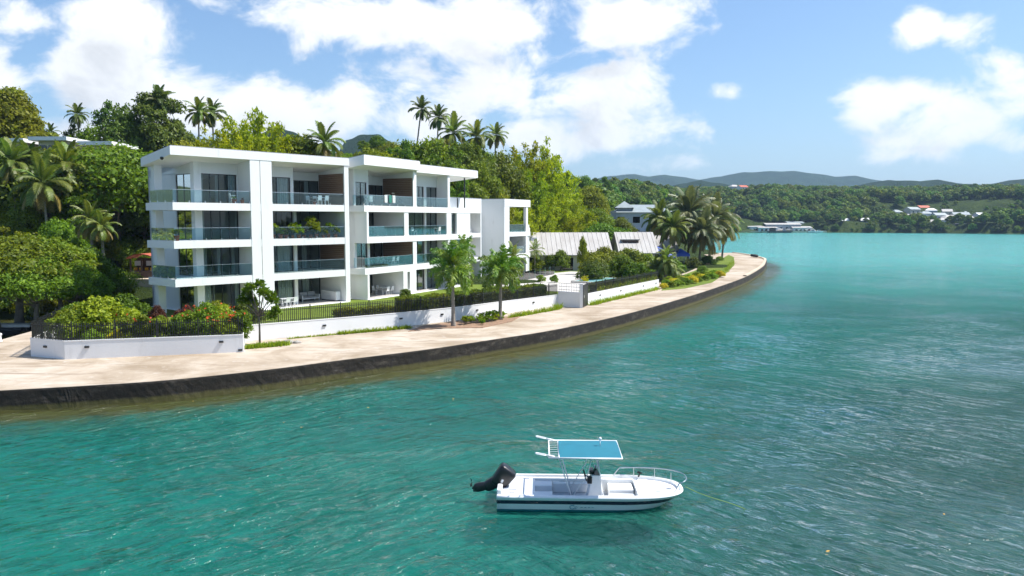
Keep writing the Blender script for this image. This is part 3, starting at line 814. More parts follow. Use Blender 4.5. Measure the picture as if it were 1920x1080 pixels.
def palm(key, name, loc, th, label, group=None, n=24, fs=1.0, lean=(0, 0), r=.14, seed=0, trunkmat='palm_trunk', cat='palm tree', crownshaft=False, skip_old=False):
    rr = random.Random(seed + 77); o = thing(name, label, cat, loc, 0, group)
    mb = MB(); pts = [(lean[0] * max(q, 0) ** 1.6, lean[1] * max(q, 0) ** 1.6, th * q) for q in (-.03, .04, .12, .3, .5, .7, .85, 1.0)]
    mb.tube(pts, [r * 1.7, r * 1.35, r * 1.12, r, r * .92, r * .85, r * .8, r * .8], 9)
    ob = mb.build('trunk', trunkmat, o, False, True)
    top = Vector((lean[0], lean[1], th))
    if crownshaft:
        mb = MB(); mb.lathe([(r * .9, -.05), (r * 1.15, .1), (r * .9, .5), (r * .4, .75)], 9, top); mb.build('crownshaft', 'frond_lush', o, False, True)
        top = top + Vector((0, 0, .5))
    fl = FR[key]; m_ = len(fl) - (1 if skip_old else 0)
    for i in range(n):
        q = i / (n - 1); k = min(m_ - 1, int(q ** .8 * m_)); a = i * 2.39996 + rr.uniform(-.2, .2)
        s_ = fs * rr.uniform(.86, 1.08)
        link('frond', fl[k], o, top + Vector((.06 * math.cos(a), .06 * math.sin(a), 0)), (rr.uniform(-.12, .12), rr.uniform(-.14, .14), a), s_)
    return o

# ------------------------------------------------------------------ apartment building
FA, FC, FD = Frame(49.6, -62.25), Frame(63.5, -48.01), Frame(63.5, -50.17)
L = [1.6, 4.7, 7.8, 10.9]; TH = .62
B = thing('apartment_building', 'long white four storey apartment block with glass balconies and timber lined recesses', 'apartment building', FA.p(31.33, 0, 1.0))
def bpart(name, mat, F, boxes, parent=None):
    mb = MB()
    for b in boxes: F.box(mb, *b)
    return mb.build(name, mat, parent or B)
def slab(F, poly, z, th=TH, name='floor_slab', mat='white_render', parent=None):
    mb = MB(); P = [F.p(a, w, 0) for a, w in poly]; mb.prism(P, z - th, z); return mb.build(name, mat, parent or B)
def roof(F, poly, w_front, z_front, slope, th, sheet=True):
    n = len(poly); zt = lambda w: z_front - slope * (w - w_front)
    V = [F.p(a, w, zt(w) - th) for a, w in poly] + [F.p(a, w, zt(w)) for a, w in poly]
    Fc = [tuple(reversed(range(n))), tuple(range(n, 2 * n))] + [(i, (i + 1) % n, n + (i + 1) % n, n + i) for i in range(n)]
    r_ = MB().add(V, Fc).build('roof', 'white_render', B)
    if sheet:
        sc_ = [sum(a for a, w in poly) / n, sum(w for a, w in poly) / n]
        V = []
        ins = [(a + (.06 if a < sc_[0] else -.06), w + (.06 if w < sc_[1] else -.06)) for a, w in poly]
        V = [F.p(a, w, zt(w) - .02) for a, w in ins] + [F.p(a, w, zt(w) + .07) for a, w in ins]
        MB().add(V, Fc).build('roof_sheet', 'roof_flashing', r_)
    return r_
grnd = random.Random(21)
def glazing(F, u0, u1, w, z0, z1, n, curt=(), axis='s', curtmat='curtain'):
    q = (lambda u, d, z: F.p(u, w + d, z)) if axis == 's' else (lambda u, d, z: F.p(w + d, u, z))
    fr = .055
    mb = MB()
    mb.box(u0, u1, -.05, .05, z0, z0 + fr, q); mb.box(u0, u1, -.05, .05, z1 - fr, z1, q)
    st = (u1 - u0) / n
    for i in range(n + 1):
        c_ = min(max(u0 + st * i, u0 + fr / 2), u1 - fr / 2); mb.box(c_ - fr / 2, c_ + fr / 2, -.045, .045, z0 + fr, z1 - fr, q)
    wn = mb.build('window', 'dark_metal', B)
    for i in range(n):
        mb = MB(); mb.box(u0 + st * i + fr / 2, u0 + st * (i + 1) - fr / 2, -.006, .006, z0 + fr, z1 - fr, q); mb.build('pane', 'glass_window', wn)
    for (i, f0, f1) in curt:                   # a gathered curtain just behind the pane
        a, b = u0 + st * (i + f0), u0 + st * (i + f1); k = max(6, int((b - a) / .07)); V = []; Fc = []
        for j in range(k + 1):
            x = a + (b - a) * j / k; dd = .16 + .045 * math.sin(j * 2.1) + .02 * math.sin(j * 5.)
            V += [q(x, dd, z0 + .03), q(x, dd, z1 - .06)]
        Fc = [(2 * j, 2 * j + 2, 2 * j + 3, 2 * j + 1) for j in range(k)]
        MB().add(V, Fc).build('curtain', curtmat, wn)
    return wn
def balustrade(F, u0, u1, w, z, axis='s', h=1.02):
    q = (lambda u, d, zz: F.p(u, w + d, zz)) if axis == 's' else (lambda u, d, zz: F.p(w + d, u, zz))
    mb = MB(); mb.box(u0, u1, -.025, .025, z + h, z + h + .035, q)
    n = max(1, round((u1 - u0) / 1.45)); st = (u1 - u0) / n
    for i in range(n + 1):
        c_ = min(max(u0 + st * i, u0 + .04), u1 - .04); mb.box(c_ - .03, c_ + .03, -.04, .04, z + .0, z + .16, q)
    r_ = mb.build('balustrade', 'steel', B)
    for i in range(n):
        mb = MB(); mb.box(u0 + st * i + .012, u0 + st * (i + 1) - .012, -.008, .008, z + .04, z + h, q); mb.build('glass_panel', 'glass_balustrade', r_)
    return r_
def boards(F, s0, s1, w0, w1, z0, z1):
    mb = MB(); z = z0; k = 0
    while z < z1 - .05:
        zz = min(z + .185, z1); F.box(mb, s0 + (.004 if k % 3 else 0), s1, w0, w1, z, zz - .004); z += .19; k += 1
    mb.build('timber_lining', 'timber', B)

# --- wing A and B
polyAB = [(31.33, 0), (48.6, 0), (48.6, 10), (34.2, 10), (34.2, 4.6), (31.33, 4.6)]
for z in L[1:]: slab(FA, polyAB, z)
slab(FA, [(34.0, -.45), (48.5, -.45), (48.5, 10), (34.0, 10)], L[0], .75, 'patio_slab')
for z, zz in zip(L, L[1:] + [14.2]):
    bpart('floor_finish', 'tile_floor', FA, [(40.5, 48.3, .25, 9.8, z + .001, z + .012), (34.6, 38.25, .25, 9.8, z + .001, z + .012)])
roof(FA, [(31.24, -.06), (48.95, -.06), (48.95, 10), (34.2, 10), (34.2, 5.0), (31.24, 5.0)], -.06, 15.36, .145, .70)
bpart('pier', 'white_render', FA, [(38.3, 39.24, -.03, 2.2, .9, 15.2)])
bpart('pier', 'white_render', FA, [(39.30, 40.43, -.03, 2.2, .9, 15.2)])
bpart('expansion_joint', 'dark_metal', FA, [(39.23, 39.31, .05, 2.0, .9, 15.1)])
bpart('party_wall', 'interior', FA, [(39.1, 39.6, 2.2, 10, 1.0, 14.6)])
bpart('end_wall', 'white_render', FA, [(48.34, 48.86, -.03, 10, .9, 14.6), (48.34, 48.86, -.03, 4, 14.5, 14.9)])
bpart('back_wall', 'interior', FA, [(34.2, 48.8, 9.8, 10.05, 1.0, 14.2)])
bpart('column', 'white_render', FA, [(31.85, 32.5, 4.0, 4.55, 1.0, 14.5)])
for k, z in enumerate(L):
    zc = (L[k + 1] - TH) if k < 3 else 14.45
    bpart('corner_column', 'white_render', FA, [(34.2, 34.86, 1.9, 2.5, z - .02, zc + .03)])
    if k == 3:
        bpart('front_wall', 'soffit', FA, [(34.86, 38.32, 2.0, 2.25, 13.42, 14.5), (38.2, 38.32, 2.0, 2.25, z, 13.5)])
        glazing(FA, 34.88, 38.19, 2.1, z, 13.42, 4, [(0, .05, .35), (1, .75, 1.0), (2, 0, .15), (3, .2, .95)])
        bpart('side_wall', 'soffit', FA, [(34.2, 34.45, 2.5, 10, 13.4, 14.45), (34.2, 34.45, 5.05, 10, z, 13.45)])
        glazing(FA, 2.55, 5.0, 34.3, z, 13.4, 2, [(0, .0, .3), (1, .1, .5)], 'w')
        bpart('front_wall', 'soffit', FA, [(40.4, 44.02, 2.0, 2.2, 13.40, 14.5), (43.7, 44.02, 2.0, 2.2, z, 13.41), (40.4, 40.8, 2.0, 2.2, z, 13.41)])
        glazing(FA, 40.82, 43.68, 2.08, z, 13.4, 2, [(1, .05, .9)])
        bpart('return_wall', 'soffit', FA, [(43.80, 44.02, 2.2, 4.0, z, 14.3)])
        bpart('recess_wall', 'soffit', FA, [(43.8, 48.34, 4.0, 4.2, 13.3, 14.2)])
        glazing(FA, 44.05, 48.3, 4.08, z, 13.3, 4, [(2, .6, .95)])
    else:
        glazing(FA, 34.9, 38.28, 2.1, z, zc, 4, [[(0, .02, .9), (1, 0, .25), (3, .55, 1.0)], [(0, .1, .5), (1, .7, .95), (3, .3, .6)], [(3, .8, 1.0), (0, .0, .35)]][k])
        glazing(FA, 2.55, 5.0, 34.3, z, zc, 2, [[(0, .1, .9)], [(0, .0, .3)], []][k], 'w')
        bpart('side_wall', 'white_render', FA, [(34.2, 34.45, 5.05, 10, z - .02, zc + .03)])
        bpart('column', 'white_render', FA, [(43.86, 44.2, 1.86, 2.2, z - .02, zc + .03)])
        glazing(FA, 40.45, 43.84, 2.08, z, zc, 2, [[(1, .1, .95)], [(1, .0, .85)], [(0, .6, .8)]][k])
        glazing(FA, 2.2, 4.0, 44.0, z, zc, 1, [], 'w')
        glazing(FA, 44.05, 48.3, 4.08, z, zc, 4, [[(2, .2, .9)], [(2, .1, .7)], []][k])
for z, zt in ((10.93, 13.9), (4.73, 7.15)): boards(FA, 48.285, 48.35, .12, 3.95, z, zt)
for z in L[1:]:
    balustrade(FA, 31.42, 38.27, .1, z); balustrade(FA, .14, 4.0, 31.45, z, 'w'); balustrade(FA, 40.46, 48.31, .1, z)
# --- wing C
polyC = [(63.9, 0), (85.0, 0), (85.0, 4.1), (80.4, 4.1), (80.4, 10), (63.9, 10)]
for k, z in enumerate(L[1:]): slab(FC, [(a if a > 64 else (64.28 if k == 1 else 63.9), w) for a, w in polyC], z)
slab(FC, [(64.2, -.3), (85, -.3), (85, 10), (64.2, 10)], L[0], .75, 'patio_slab')
for z in L: bpart('floor_finish', 'tile_floor', FC, [(64.7, 72.4, .25, 9.8, z + .001, z + .012), (73.4, 79.6, .25, 9.8, z + .001, z + .012)])
roof(FC, [(63.25, -.55), (73.1, -.55), (73.1, 10), (63.25, 10)], -.55, 15.72, .145, .93)
roof(FC, [(73.12, -.1), (86.7, -.1), (86.7, 4.6), (80.4, 4.6), (80.4, 10), (73.12, 10)], -.1, 15.44, .10, .85)
bpart('roof_post', 'dark_metal', FC, [(84.5, 84.62, .5, .62, 10.9, 14.7)])
bpart('side_wall', 'white_render', FC, [(64.31, 64.62, 1.55, 10, 1.0, 14.6)])
for k in (0, 2): bpart('side_wall', 'white_render', FC, [(64.31, 64.62, .02, 1.6, L[k] - (.7 if k == 0 else .02), L[k + 1] - TH + .02)])
bpart('back_wall', 'interior', FC, [(64.4, 80.4, 9.8, 10.05, 1.0, 14.2)])
bpart('party_wall', 'white_render', FC, [(72.62, 73.28, .06, 10, 10.85, 14.7)])
bpart('party_wall', 'white_render', FC, [(72.5, 73.2, .05, 10, 4.68, 7.2)])
bpart('party_wall', 'white_render', FC, [(70.88, 71.68, .05, 4, 7.78, 10.3), (72.4, 72.8, 3.9, 10, 7.78, 10.3)])
bpart('party_wall', 'white_render', FC, [(70.5, 71.25, -.02, 4, .9, 4.1), (71.75, 72.95, -.02, 4, .9, 4.1), (71.2, 71.8, -.015, 4, .9, 2.05), (71.2, 71.8, -.015, 4, 3.95, 4.1), (71.2, 71.8, .6, 4, 2.0, 4.0), (72.3, 72.95, 3.9, 10, .9, 4.1)])
bpart('slot_window', 'glass_dark', FC, [(71.27, 71.73, .25, .27, 2.07, 3.93)])
for k, z in enumerate(L):
    zc = (L[k + 1] - TH) if k < 3 else 14.5
    bpart('end_wall', 'white_render', FC, [(79.78, 80.25, .05 if k != 2 else .06, 10, z - .02, zc + .03)])
    if k == 3:
        bpart('front_wall', 'soffit', FC, [(64.6, 66.72, 1.55, 1.75, 13.25, 14.55), (66.4, 66.72, 1.55, 4, z, 13.3), (66.4, 66.72, 1.75, 4, 13.2, 14.4)])
        glazing(FC, 64.65, 66.4, 1.65, z, 13.25, 2, [(1, .05, .5)])
        bpart('recess_wall', 'soffit', FC, [(66.7, 72.65, 4.0, 4.2, 13.2, 14.3)])
        glazing(FC, 66.75, 72.6, 4.08, z, 13.2, 5, [(1, .3, .6)])
        bpart('front_wall', 'soffit', FC, [(73.2, 79.8, 1.5, 1.7, 13.2, 14.6), (73.2, 75.3, 1.5, 1.7, z, 13.21), (76.95, 77.45, 1.46, 1.7, z, 13.21)])
        glazing(FC, 75.32, 76.93, 1.6, z, 13.2, 2, [(0, .4, 1.0), (1, 0, .5)]); glazing(FC, 77.47, 79.75, 1.6, z, 13.2, 2)
    else:
        if k == 1:
            glazing(FC, 64.65, 66.4, 1.65, z, zc, 2, [(1, .0, .6)]); bpart('column', 'white_render', FC, [(66.4, 66.75, 1.5, 1.9, z - .02, zc + .03)])
            glazing(FC, 1.9, 4.0, 66.55, z, zc, 1, [], 'w')
        glazing(FC, 64.65 if k != 1 else 66.75, 72.4, 4.08, z, zc, 5 if k != 1 else 4, [[(1, .2, .7)], [(1, .1, .4)], [(1, .2, .5), (3, .1, .4)]][k])
        bpart('column', 'white_render', FC, [(76.95, 77.3, 1.4, 1.75, z - .02, zc + .03)])
        glazing(FC, 73.25 if k != 2 else 71.7, 76.93, 1.6, z, zc, 3, [[(1, .3, .95)], [(1, .2, .9)], [(2, .1, .5)]][k]); glazing(FC, 77.32, 79.75, 1.6, z, zc, 2, [[], [], [(1, .5, .9)]][k])
        if k != 2: glazing(FC, 80.3, 84.9, 1.3, z, zc, 4, [(1, .2, .7)])
bpart('front_wall', 'white_render', FC, [(81.77, 84.98, .03, .3, 7.79, 10.3), (79.47, 80.55, .03, .3, 7.79, 10.3)])
glazing(FC, 80.57, 81.75, .35, 7.8, 10.28, 1)
bpart('column', 'white_render', FC, [(84.6, 84.98, .05, .5, 1.2, 7.2)])
boards(FC, 72.565, 72.63, .15, 3.95, 10.93, 13.95); boards(FC, 72.445, 72.51, .15, 3.95, 4.73, 7.12)
for z, spans in ((4.7, [(64.05, 72.5), (73.22, 79.75)]), (7.8, [(64.64, 70.86), (71.7, 79.45)]), (10.9, [(64.05, 72.6), (73.3, 79.75)])):
    for a, b_ in spans: balustrade(FC, a, b_, .1, z)
for z in (4.7, 10.9): balustrade(FC, .14, 1.5, 64.06, z, 'w')
# --- link wing
bpart('link_wall', 'white_render', FC, [(80.3, 90.98, 4.15, 4.4, .9, 10.6)])
bpart('link_wall', 'white_render', FC, [(91.25, 99.5, 6.2, 6.4, .9, 12.1)])
bpart('link_parapet', 'white_render', FC, [(80.3, 91.2, 1.88, 2.1, 10.32, 12.18)])
bpart('link_roof', 'white_render', FC, [(80.42, 91.0, 2.12, 10, 10.35, 10.85)])
bpart('link_fin', 'white_render', FC, [(91.0, 91.22, 1.9, 10, .9, 12.15)])
bpart('link_coping', 'roof_flashing', FC, [(80.32, 91.15, 1.85, 2.15, 12.185, 12.23)])
for z in (4.7, 7.8):
    bpart('balcony', 'white_render', FC, [(85.03, 90.99, 1.9, 4.14, z - .55, z)])
    glazing(FC, 87.2, 90.2, 4.05, z, z + 2.3, 2, [(0, .1, .5)])
bpart('drain_pipe', 'dark_metal', FC, [(84.98, 85.08, 1.76, 1.86, 10.9, 12.1)])
# --- wing D
bpart('side_wall', 'white_render', FD, [(98.3, 98.62, .0, 9, .9, 12.3)])
bpart('roof', 'white_render', FD, [(98.28, 106.6, -.03, 9.02, 11.33, 12.32)])
bpart('roof_coping', 'roof_flashing', FD, [(98.33, 106.5, .02, 8.9, 12.325, 12.37)])
bpart('front_wall', 'white_render', FD, [(98.63, 99.8, -.01, .3, .9, 11.32)])
for z in (4.65, 7.75): bpart('floor_slab', 'white_render', FD, [(98.64, 106.62, -.02, 9, z - .6, z)])
bpart('patio_slab', 'white_render', FD, [(98.4, 106.5, -.3, 9, .9, 1.58)])
bpart('column', 'white_render', FD, [(105.2, 105.85, .02, .4, 1.5, 11.4)])
bpart('parapet', 'white_render', FD, [(106.2, 106.5, .1, 6, 7.7, 8.75), (105.9, 106.5, -.015, .1, 7.7, 8.3)])
bpart('side_wall', 'white_render', FD, [(106.2, 106.5, .1, 9, 1.0, 7.16)])
bpart('recess_wall', 'interior', FD, [(98.6, 106.3, 4.5, 4.7, 1.0, 7.7)])
bpart('recess_wall', 'white_render', FD, [(98.6, 101.6, 2.6, 2.8, 7.7, 11.4)])
glazing(FD, 99.0, 101.5, 2.5, 7.76, 10.2, 2, [(0, .2, .9)], 's', 'blue_panel')
for z in (1.6, 4.66): glazing(FD, 99.2, 106.1, 4.4, z, z + 2.35, 4, [(0, .2, .6), (2, .1, .4)])
for z in (4.65, 7.75): balustrade(FD, 99.85, 105.15, .15, z)
# security camera under the roof corner
mb = MB(); c_ = Vector(FA.p(31.35, 1.2, 14.2)); mb.lathe([(.05, .0), (.13, -.02), (.15, -.12), (.1, -.22), (.02, -.26)], 12, (c_.x - .12, c_.y - .1, c_.z + .35))
mb.build('security_camera', 'dark_metal', B)

# ------------------------------------------------------------------ garden: lawn, walls, fences, gate, pool
lawn_poly = [(-29.6, 49.45), (-27.1, 48.3), (-17.45, 50.95), (-18.75, 55.5), (-10.8, 61.4), (-5.1, 66.8), (-1.1, 71.6), (4.4, 78.2), (7.4, 79.2), (17.9, 98.2), (20, 122), (0, 126), (-12, 104), (-22, 84), (-36, 70)]
mb = MB(); mb.prism(lawn_poly, .5, 1.58); struct(mb.build('lawn', 'lawn_grass'))
mb = MB(); mb.prism([tuple(G(px, py, 1.6))[:2] for px, py in ((1015, 545), (1085, 548), (1090, 540), (1150, 519), (1120, 511), (1070, 509), (1010, 515), (900, 527), (890, 531))], 1.4, 1.606)
struct(mb.build('pool_terrace', 'coping'))
def gwall(name, P, label, lights, thick=.2, z0=.95, z1=2.15, mat='white_wall'):
    P = [Vector(p) for p in P]
    o = thing(name, label, 'garden wall', (P[0].x, P[0].y, QZ))
    mb = MB(); strip(mb, P, 0, -thick, z0, z1); mb.build('wall', mat, o)
    mb = MB(); strip(mb, P, .02, -thick - .02, z1 + .001, z1 + .05); mb.build('coping', 'white_render', o)
    for (i, f_, zz) in lights:
        a, b_ = P[i], P[i + 1]; d = (b_ - a).normalized(); n_ = Vector((d.y, -d.x)); c_ = a.lerp(b_, f_)
        mb = MB(); mb.box(-.13, .13, -.01, .07, -.06, .06, lambda x, y, z: (c_.x + d.x * x + n_.x * y, c_.y + d.y * x + n_.y * y, zz + z)); mb.build('wall_light', 'dark_metal', o)
    return o
WL = [(-32.5, 57.5), (-29.88, 49.15), (-27.13, 48.0), (-17.2, 50.76), (-18.55, 55.2)]
WM = smooth_line([(-18.55, 55.2), (-10.7, 61.2), (-5.0, 66.5), (-.96, 71.4), (4.5, 78.0)], 5)
WR = [(7.5, 78.9), (12.6, 88.2), (18.04, 98.0)]
gwall('garden_wall', WL, 'low white wall with chamfered corner below the flowering hedge', [(1, .45, 1.75), (2, .12, 1.78), (2, .87, 1.78), (2, .98, 1.2)])
gwall('garden_wall', WM, 'long curving low white wall in front of the lawn', [(3, .1, 1.72), (6, .5, 1.72), (9, .2, 1.72), (12, .4, 1.72), (17, .5, 1.75)])
gwall('garden_wall', WR, 'straight low white wall from the dark gate to the pandanus', [(0, .3, 1.8), (0, .85, 1.8), (1, .5, 1.8), (1, .9, 1.8)])
pick = MB().box(-.021, .021, -.021, .021, 0, 1.04).mesh('picket', 'fence_black')
post = MB().box(-.035, .035, -.035, .035, -.02, 1.16).mesh('post', 'fence_black')
def fence(P, label, sp=.135, z=2.2, rails=(.12, .86), off=-.1):
    P = offset_line([Vector(p) for p in P], off)
    o = thing('picket_fence', label, 'fence', (P[0].x, P[0].y, z))
    acc_ = 0.; nxt = sp; np_ = 0.
    for i in range(len(P) - 1):
        a, b_ = P[i], P[i + 1]; ln = (b_ - a).length; d = (b_ - a).normalized(); ang = math.atan2(d.y, d.x)
        mb = MB()
        for r_ in rails: mb.box(0, ln, -.018, .018, r_ - .02, r_ + .02, lambda x, y, zz: (a.x + d.x * x - d.y * y, a.y + d.y * x + d.x * y, z + zz))
        mb.build('rail', 'fence_black', o)
        q = nxt
        while q < ln:
            c_ = a + d * q; link('picket', pick, o, (c_.x - P[0].x, c_.y - P[0].y, 0), (0, 0, ang)); q += sp
        nxt = q - ln
        while np_ < ln:
            c_ = a + d * np_; link('post', post, o, (c_.x - P[0].x, c_.y - P[0].y, 0), (0, 0, ang)); np_ += 2.4
        np_ -= ln
    return o
fence(WL, 'black picket fence on the chamfered white wall around the flowering hedge')
fence(WM, 'black picket fence along the curving wall before the lawn', .15)
fence(WR, 'black picket fence on the straight wall below the yellow crotons', .2)
# gate bay: angled white panel with a rail, white post, dark gate leaf
A_, B_ = Vector((4.5, 78.0)), Vector((6.55, 76.45))
o = thing('gate_wall', 'white panelled wall with grey railing on top beside the dark gate', 'gate wall', (A_.x, A_.y, QZ))
mb = MB(); strip(mb, [A_, B_], 0, -.2, .95, 2.55); mb.build('panel', 'white_wall', o)
rl = MB()
for zz in (2.7, 3.0, 3.32): strip(rl, [A_, B_], -.08, -.12, zz, zz + .035)
rl.build('rail', 'steel', o)
for k in range(9):
    c_ = A_.lerp(B_, (k + .5) / 9); mb = MB(); mb.box(c_.x - .015, c_.x + .015, c_.y + .06, c_.y + .09, 2.55, 3.32); mb.build('bar', 'steel', o)
mb = MB(); mb.box(6.5, 6.8, 76.35, 76.65, .95, 3.35); mb.box(6.47, 6.83, 76.32, 76.68, 3.352, 3.4); mb.build('post', 'white_wall', o)
o = thing('garden_gate', 'dark grey metal gate leaf between white post and wall', 'gate', (6.85, 76.6, QZ))
a, b_ = Vector((6.86, 76.75)), Vector((7.5, 78.85)); d = (b_ - a).normalized(); n_ = Vector((d.y, -d.x)); ln = (b_ - a).length
fnc = lambda x, y, z: (a.x + d.x * x + n_.x * y, a.y + d.y * x + n_.y * y, z)
mb = MB(); mb.box(0, .06, -.03, .03, 1.1, 3.25, fnc); mb.box(ln - .06, ln, -.03, .03, 1.1, 3.25, fnc); mb.box(.06, ln - .06, -.03, .03, 3.19, 3.25, fnc); mb.box(.06, ln - .06, -.03, .03, 1.1, 1.16, fnc); mb.build('gate_frame', 'fence_black', o)
for k in range(10):
    x0 = .07 + (ln - .14) * k / 10; mb = MB(); mb.box(x0, x0 + (ln - .14) / 10 - .01, -.012, .012, 1.17, 3.18, fnc); mb.build('slat', 'fence_black', o)
mb = MB(); mb.box(.16, .2, .03, .09, 2.0, 2.25, fnc); mb.build('handle', 'steel', o)
# pool with a raised rim and green glass fence
pc = G(1122, 526, 1.7)
o = thing('swimming_pool', 'small pale turquoise pool behind the croton fence', 'pool', (pc.x, pc.y, 1.6), R(58))
mb = MB(); mb.box(-4, 4, -1.9, 1.9, -.1, .22); mb.build('basin', 'coping', o, False)
mb = MB(); mb.box(-3.7, 3.7, -1.6, 1.6, .2, .226); mb.build('pool_water', 'pool_tile', o, False)
P0, P1 = G(972, 528, 1.6), G(1040, 514, 1.6)
o = thing('glass_fence', 'green tinted glass pool fence beside the terrace', 'fence', (P0.x, P0.y, 1.6))
d = (P1 - P0).normalized(); ln = (P1 - P0).length
fnc = lambda x, y, z: (P0.x + d.x * x - d.y * y, P0.y + d.y * x + d.x * y, z)
for k in range(7):
    x0 = ln * k / 7; mb = MB(); mb.box(x0 + .02, x0 + ln / 7 - .06, -.008, .008, 1.65, 2.75, fnc); mb.build('glass_panel', 'glass_pool', o)
    mb = MB(); mb.box(x0 - .03, x0 + .01, -.03, .03, 1.6, 2.8, fnc); mb.build('post', 'steel', o)

# ------------------------------------------------------------------ furniture and pots on the balconies
def make_chair():
    o = thing('chair', '', 'chair')
    MB().box(-.23, .23, -.22, .22, .42, .46).build('seat', 'white_plastic', o, False)
    mb = MB(); mb.hexa([(-.22, .19, .46), (.22, .19, .46), (.22, .23, .46), (-.22, .23, .46), (-.2, .27, .88), (.2, .27, .88), (.2, .31, .88), (-.2, .31, .88)]); mb.build('backrest', 'white_plastic', o, False)
    for sx in (-1, 1):
        for sy in (-1, 1): MB().tube([(sx * .19, sy * .18, .43), (sx * .22, sy * .22, 0)], .022, 6).build('leg', 'white_plastic', o, False)
        MB().box(sx * .24 - .025, sx * .24 + .025, -.2, .22, .64, .67).build('armrest', 'white_plastic', o, False)
    return o
def make_table(mat='white_plastic'):
    o = thing('table', '', 'table')
    MB().box(-.75, .75, -.45, .45, .70, .74).build('tabletop', mat, o, False)
    for sx in (-1, 1):
        for sy in (-1, 1): MB().tube([(sx * .64, sy * .36, .7), (sx * .66, sy * .38, 0)], .03, 6).build('leg', mat, o, False)
    return o
CH, TB = make_chair(), make_table()
first = {'c': CH, 't': TB}
def put(proto, key, loc, rz, label, group=None):
    o = first.pop(key) if key in first else copy_tree(proto)
    o.location = loc; o.rotation_euler = (0, 0, rz); o['label'] = label
    if group: o['group'] = group
    elif 'group' in o.keys(): del o['group']
    return o
def dining(F, s, w, z, where, n=4):
    p_ = F.p(s, w, z + .012); put(TB, 't', p_, F.a, 'white rectangular dining table ' + where)
    for i in range(n):
        sx = -.4 + .8 * (i // 2); sg = -1 if i % 2 == 0 else 1
        q = F.p(s + sx, w + sg * .72, z + .012); put(CH, 'c', q, F.a + (R(180) if sg < 0 else 0), 'white chair at the table ' + where, 'chairs ' + where)
dining(FA, 46.6, 1.9, 10.9, 'on the top balcony beside the white pier', 4)
dining(FC, 70.5, 1.9, 4.7, 'on the timber balcony above the slot window', 4)
dining(FC, 69.6, 2.0, 1.6, 'in the loggia beside the slot window', 4)
dining(FC, 78.0, .8, 7.8, 'beside the narrow window bay', 2)
dining(FA, 42.2, .9, 1.6, 'on the patio at the foot of the white pier', 3)
dining(FD, 103.0, 1.6, 4.65, 'in the far block loggia', 2)
put(CH, 'c', FA.p(37.2, 1.0, 10.912), 2.2, 'white chair on the top corner balcony')
put(CH, 'c', FC.p(89.2, 2.6, 7.8), 1.2, 'single white chair on the small link balcony')
put(CH, 'c', FC.p(73.9, .8, 7.812), 1.0, 'white chair alone behind the glass next to the square pier')
put(CH, 'c', FD.p(101.5, 1.2, 7.75), 1.0, 'white chair in the open upper loggia of the far block')
sp_ = FA.p(46.3, 3.2, 1.612)
o = thing('sofa', 'white two seat sofa with grey cushions in the open ground floor room', 'sofa', sp_, FA.a)
MB().box(-.95, .95, -.4, .4, .22, .3).build('seat_frame', 'white_plastic', o, False)
for x in (-.45, .45):
    MB().box(x - .42, x + .42, -.38, .25, .302, .45).build('seat_cushion', 'bench_cushion', o, False, bevel=.03)
    MB().box(x - .42, x + .42, .2, .38, .452, .88).build('back_cushion', 'bench_cushion', o, False, bevel=.03)
for x in (-.97, .97):
    MB().box(x - .05, x + .05, -.42, .42, .3, .62).build('arm', 'white_plastic', o, False)
    for y in (-.36, .36): MB().box(x - .04, x + .04, y - .04, y + .04, 0, .299).build('leg', 'white_plastic', o, False)
o = thing('sideboard', 'long low white sideboard against the grey room wall', 'sideboard', FA.p(47.95, 1.9, 1.612), FA.a + R(90))
MB().box(-1.2, 1.2, -.25, .25, .1, .95).build('body', 'white_plastic', o, False)
for k in range(3): MB().box(-1.17 + .8 * k, -.43 + .8 * k, .252, .27, .14, .91).build('door', 'white_plastic', o, False)
for x in (-1.1, 1.1): MB().box(x - .04, x + .04, -.2, .2, 0, .1).build('leg', 'dark_metal', o, False)
def pot(F, s, w, z, h, mat, label, r=.2, kind='croton', wide=1.0, group=None):
    o = thing('potted_plant', label, 'potted plant', F.p(s, w, z + .004), 0, group)
    MB().lathe([(r * .7, 0), (r, r * 1.5), (r * 1.08, r * 1.5), (r * 1.08, r * 1.75), (r * .95, r * 1.75), (r * .9, r * 1.55)], 14).build('pot', 'terracotta', o, False, True)
    cr, tr, H = PROTO[kind][prnd.randrange(len(PROTO[kind]))]; k = h / H
    link('foliage', mat_mesh(cr, mat), o, (0, 0, r * 1.4), (0, 0, prnd.uniform(0, 6)), (k * wide, k * wide, k)); link('stem', tr, o, (0, 0, r * 1.4), (0, 0, 0), (k * wide, k * wide, k))
    return o
pot(FA, 31.75, .35, 7.8, .75, 'leaf_lime', 'lime green plant in a terracotta pot at the balcony corner', .24, wide=1.2)
specs = [(40.75, .9, 'leaf_lime'), (41.5, .6, 'leaf_mid'), (42.1, .5, 'leaf_hedge'), (42.8, 1.0, 'leaf_mid'), (43.4, .8, 'leaf_lime'), (44.0, .55, 'leaf_red'), (44.7, 1.45, 'leaf_olive'), (45.4, .9, 'leaf_mid'), (46.1, .7, 'leaf_hedge'), (46.8, .95, 'leaf_mid'), (47.5, .7, 'leaf_hedge')]
